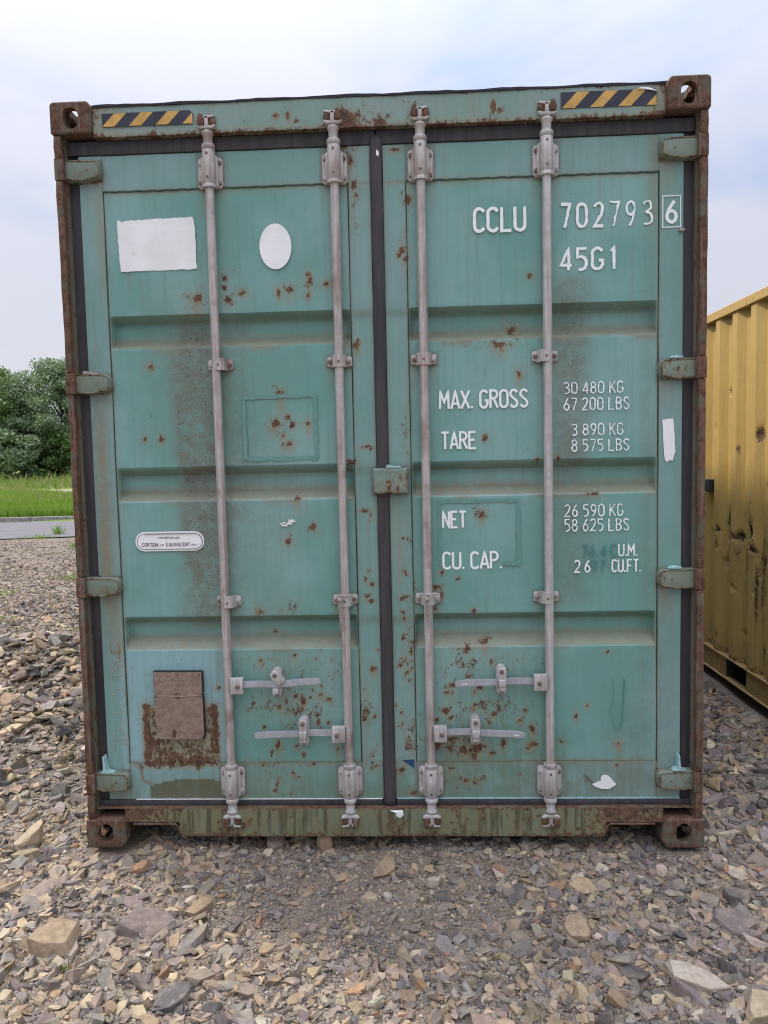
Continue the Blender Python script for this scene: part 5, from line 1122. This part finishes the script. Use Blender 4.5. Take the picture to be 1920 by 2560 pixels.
tag(link('roadside_grass', fast_mesh('roadside_grass', P, F, C), GM), kind='stuff')
def tuft(x, y, r, h, n, label):
    q = rng.normal(0,r*.5,(n,2)); P, F, C = blades(x+q[:,0], y+q[:,1], h*rng.uniform(.4,1,n), .006+.02*r, int(abs(x*100))); P[:,0] -= x; P[:,1] -= y
    o = link('grass_tuft', fast_mesh('grass_tuft', P, F, C), GM, None, (x,y,0)); tag(o, label, 'weeds', 'weeds sprouting in the gravel')
tuft(-5.1,6.0,.25,.07,260,'low green weeds in the gravel at the left edge, nearer of the two wide patches')
tuft(-4.6,7.3,.35,.07,300,'wide patch of low weeds in the gravel near the left post')
tuft(-6.3,11.0,.22,.16,200,'bushy weed clump by the left post, just before the road')
tuft(-4.15,4.5,.18,.05,160,'yellowish weeds among shale, nearest patch at the left edge')
tuft(-8.0,13.6,.12,.28,90,'tall thin weed standing at the near edge of the road')
tuft(-1.00,-.10,.02,.03,22,'tiny green sprout below the lower left corner casting')
tuft(.17,-.10,.025,.035,26,'tiny green sprout before the middle of the doors')
tuft(-.12,-.42,.02,.03,20,'tiny green sprout in the dusty gravel, middle foreground')
tuft(-.98,-.70,.02,.035,24,'small green sprout low in the left foreground')
tuft(1.32,.10,.02,.03,20,'tiny sprout right of the lower right corner casting')
LM = [leafmat('dark_leaves', (.055,.115,.026), (.135,.225,.055), (.22,.30,.14), .3), leafmat('silvery_leaves', (.090,.155,.055), (.23,.31,.15), (.42,.48,.36), .3), leafmat('fresh_leaves', (.055,.13,.025), (.12,.22,.045), (.18,.26,.08), .3)]
bark = flat('grey_bark', (.10,.08,.06), .9, .02, .5, 8)
def tree_meshes(seed, w_, h, dens, low=.05):
    r = np.random.default_rng(seed); ncl = int(130*dens); Cn, Rd = [], []
    for k in range(ncl):
        t = r.random()**.85; z = h*(low+(1-low)*t*.97); env = w_*(.55+.45*math.sin(math.pi*min(1,.25+.62*t)))*(1-max(0,(t-.72)/.28)**1.8*.75)
        a = r.uniform(0,6.283); q = env*(.35+.65*r.random()**.5)*(1+.22*math.sin(3*a+seed)+.15*math.sin(5*a+z)); Cn.append((q*math.cos(a), q*math.sin(a), z)); Rd.append(r.uniform(.45,.95)*(w_/3.6))
    P = []; T_ = []
    for c, rad in zip(Cn, Rd):
        n = int(190*rad/.7); u = r.normal(size=(n,3)); u /= np.linalg.norm(u,axis=1)[:,None]; q = np.array(c)+u*np.array([1.15,1.15,.7])*rad*(r.random((n,1))**.35); P.append(q); T_.append(np.clip(r.normal(.45,.12)+(q[:,2]-c[2])/rad*.18+r.normal(0,.12,n),0,1))
    P = np.concatenate(P); T_ = np.concatenate(T_); n = len(P); P[:,2] = np.maximum(P[:,2], .1)
    a = r.normal(size=(n,3)); a /= np.linalg.norm(a,axis=1)[:,None]; b = np.cross(a, r.normal(size=(n,3))); b /= np.linalg.norm(b,axis=1)[:,None]; s = r.uniform(.07,.145,(n,1))
    V = np.stack([P-a*s, P+b*s*.55, P+a*s, P-b*s*.55],1).reshape(-1,3); F = np.arange(n*4).reshape(-1,4); c = np.zeros((n,4,4)); c[:,:,0] = T_[:,None]; c[:,:,1] = r.random(n)[:,None]; c[:,:,3] = 1
    crown = fast_mesh('crown', V, F, c.reshape(-1,4))
    b_ = MB(); b_.tube([(0,0,-.3),(.05,0,h*.2),(-.05,.06,h*.45),(.04,0,h*.8)], [h*.022,h*.018,h*.012,h*.003], 8)
    for k in range(12):
        c_ = Cn[int(r.integers(0,ncl))]; z0 = min(h*.7, c_[2]*.6); b_.tube([(0,0,z0),(c_[0]*.5,c_[1]*.5,z0+(c_[2]-z0)*.7),(c_[0],c_[1],c_[2])], [h*.008,h*.005,h*.002], 5)
    return crown, b_.mesh('trunk')
TM = [tree_meshes(11, 4.3, 9.0, 1.6), tree_meshes(12, 3.6, 7.2, 1.5), tree_meshes(13, 2.4, 3.6, .9, .02)]
def tree(s, d, k, sc, rot, mat, label):
    x, y = RT[0]*s+RN[0]*d, RT[1]*s+RN[1]*d; t = empty('broadleaf_tree', (x,y,float(H(x,y))), label, 'tree', 'trees along the far side of the meadow'); t.rotation_euler = (0,0,rot); t.scale = (sc,)*3
    for nm, me, m in (('crown', TM[k][0], mat), ('trunk', TM[k][1], bark)):
        o = bpy.data.objects.new(nm, me); COL.objects.link(o); o.parent = t
        if not me.materials: me.materials.append(None)
        o.material_slots[0].link = 'OBJECT'; o.material_slots[0].material = m

def at_dir(dx, dist):     # along the line of sight past the left post: metres sideways at that distance
    return dx
# (s along the road line, d across)
tree(-17.5, 57.5, 0, 1.00, .3, LM[1], 'tallest silvery green tree in the row left of the teal container')
tree(-11.8, 59.5, 1, 1.02, 1.9, LM[2], 'fresh green rounded tree touching the left post of the teal container')
tree(-23.0, 58.5, 0, .95, 2.2, LM[0], 'dark dense tree at the left edge, partly out of frame')
tree(-15.0, 54.5, 2, 1.15, 1.0, LM[0], 'dark low bush tree under the tallest tree')
tree(-11.6, 55.5, 2, 1.2, 2.7, LM[0], 'dark low thicket against the left post at meadow edge')
tree(-19.6, 55.0, 2, 1.25, .2, LM[1], 'pale leaved low bush at the left edge of the thicket')
tree(-14.6, 60.5, 1, 1.12, 4.0, LM[0], 'dark tree filling the gap between the two tall ones')
tree(-6.0, 60, 0, .9, 5.0, LM[0], 'dark tree hidden behind the left side of the teal container')
tree(-29, 60, 1, 1.2, 3.3, LM[2], 'green tree beyond the left edge of the picture')
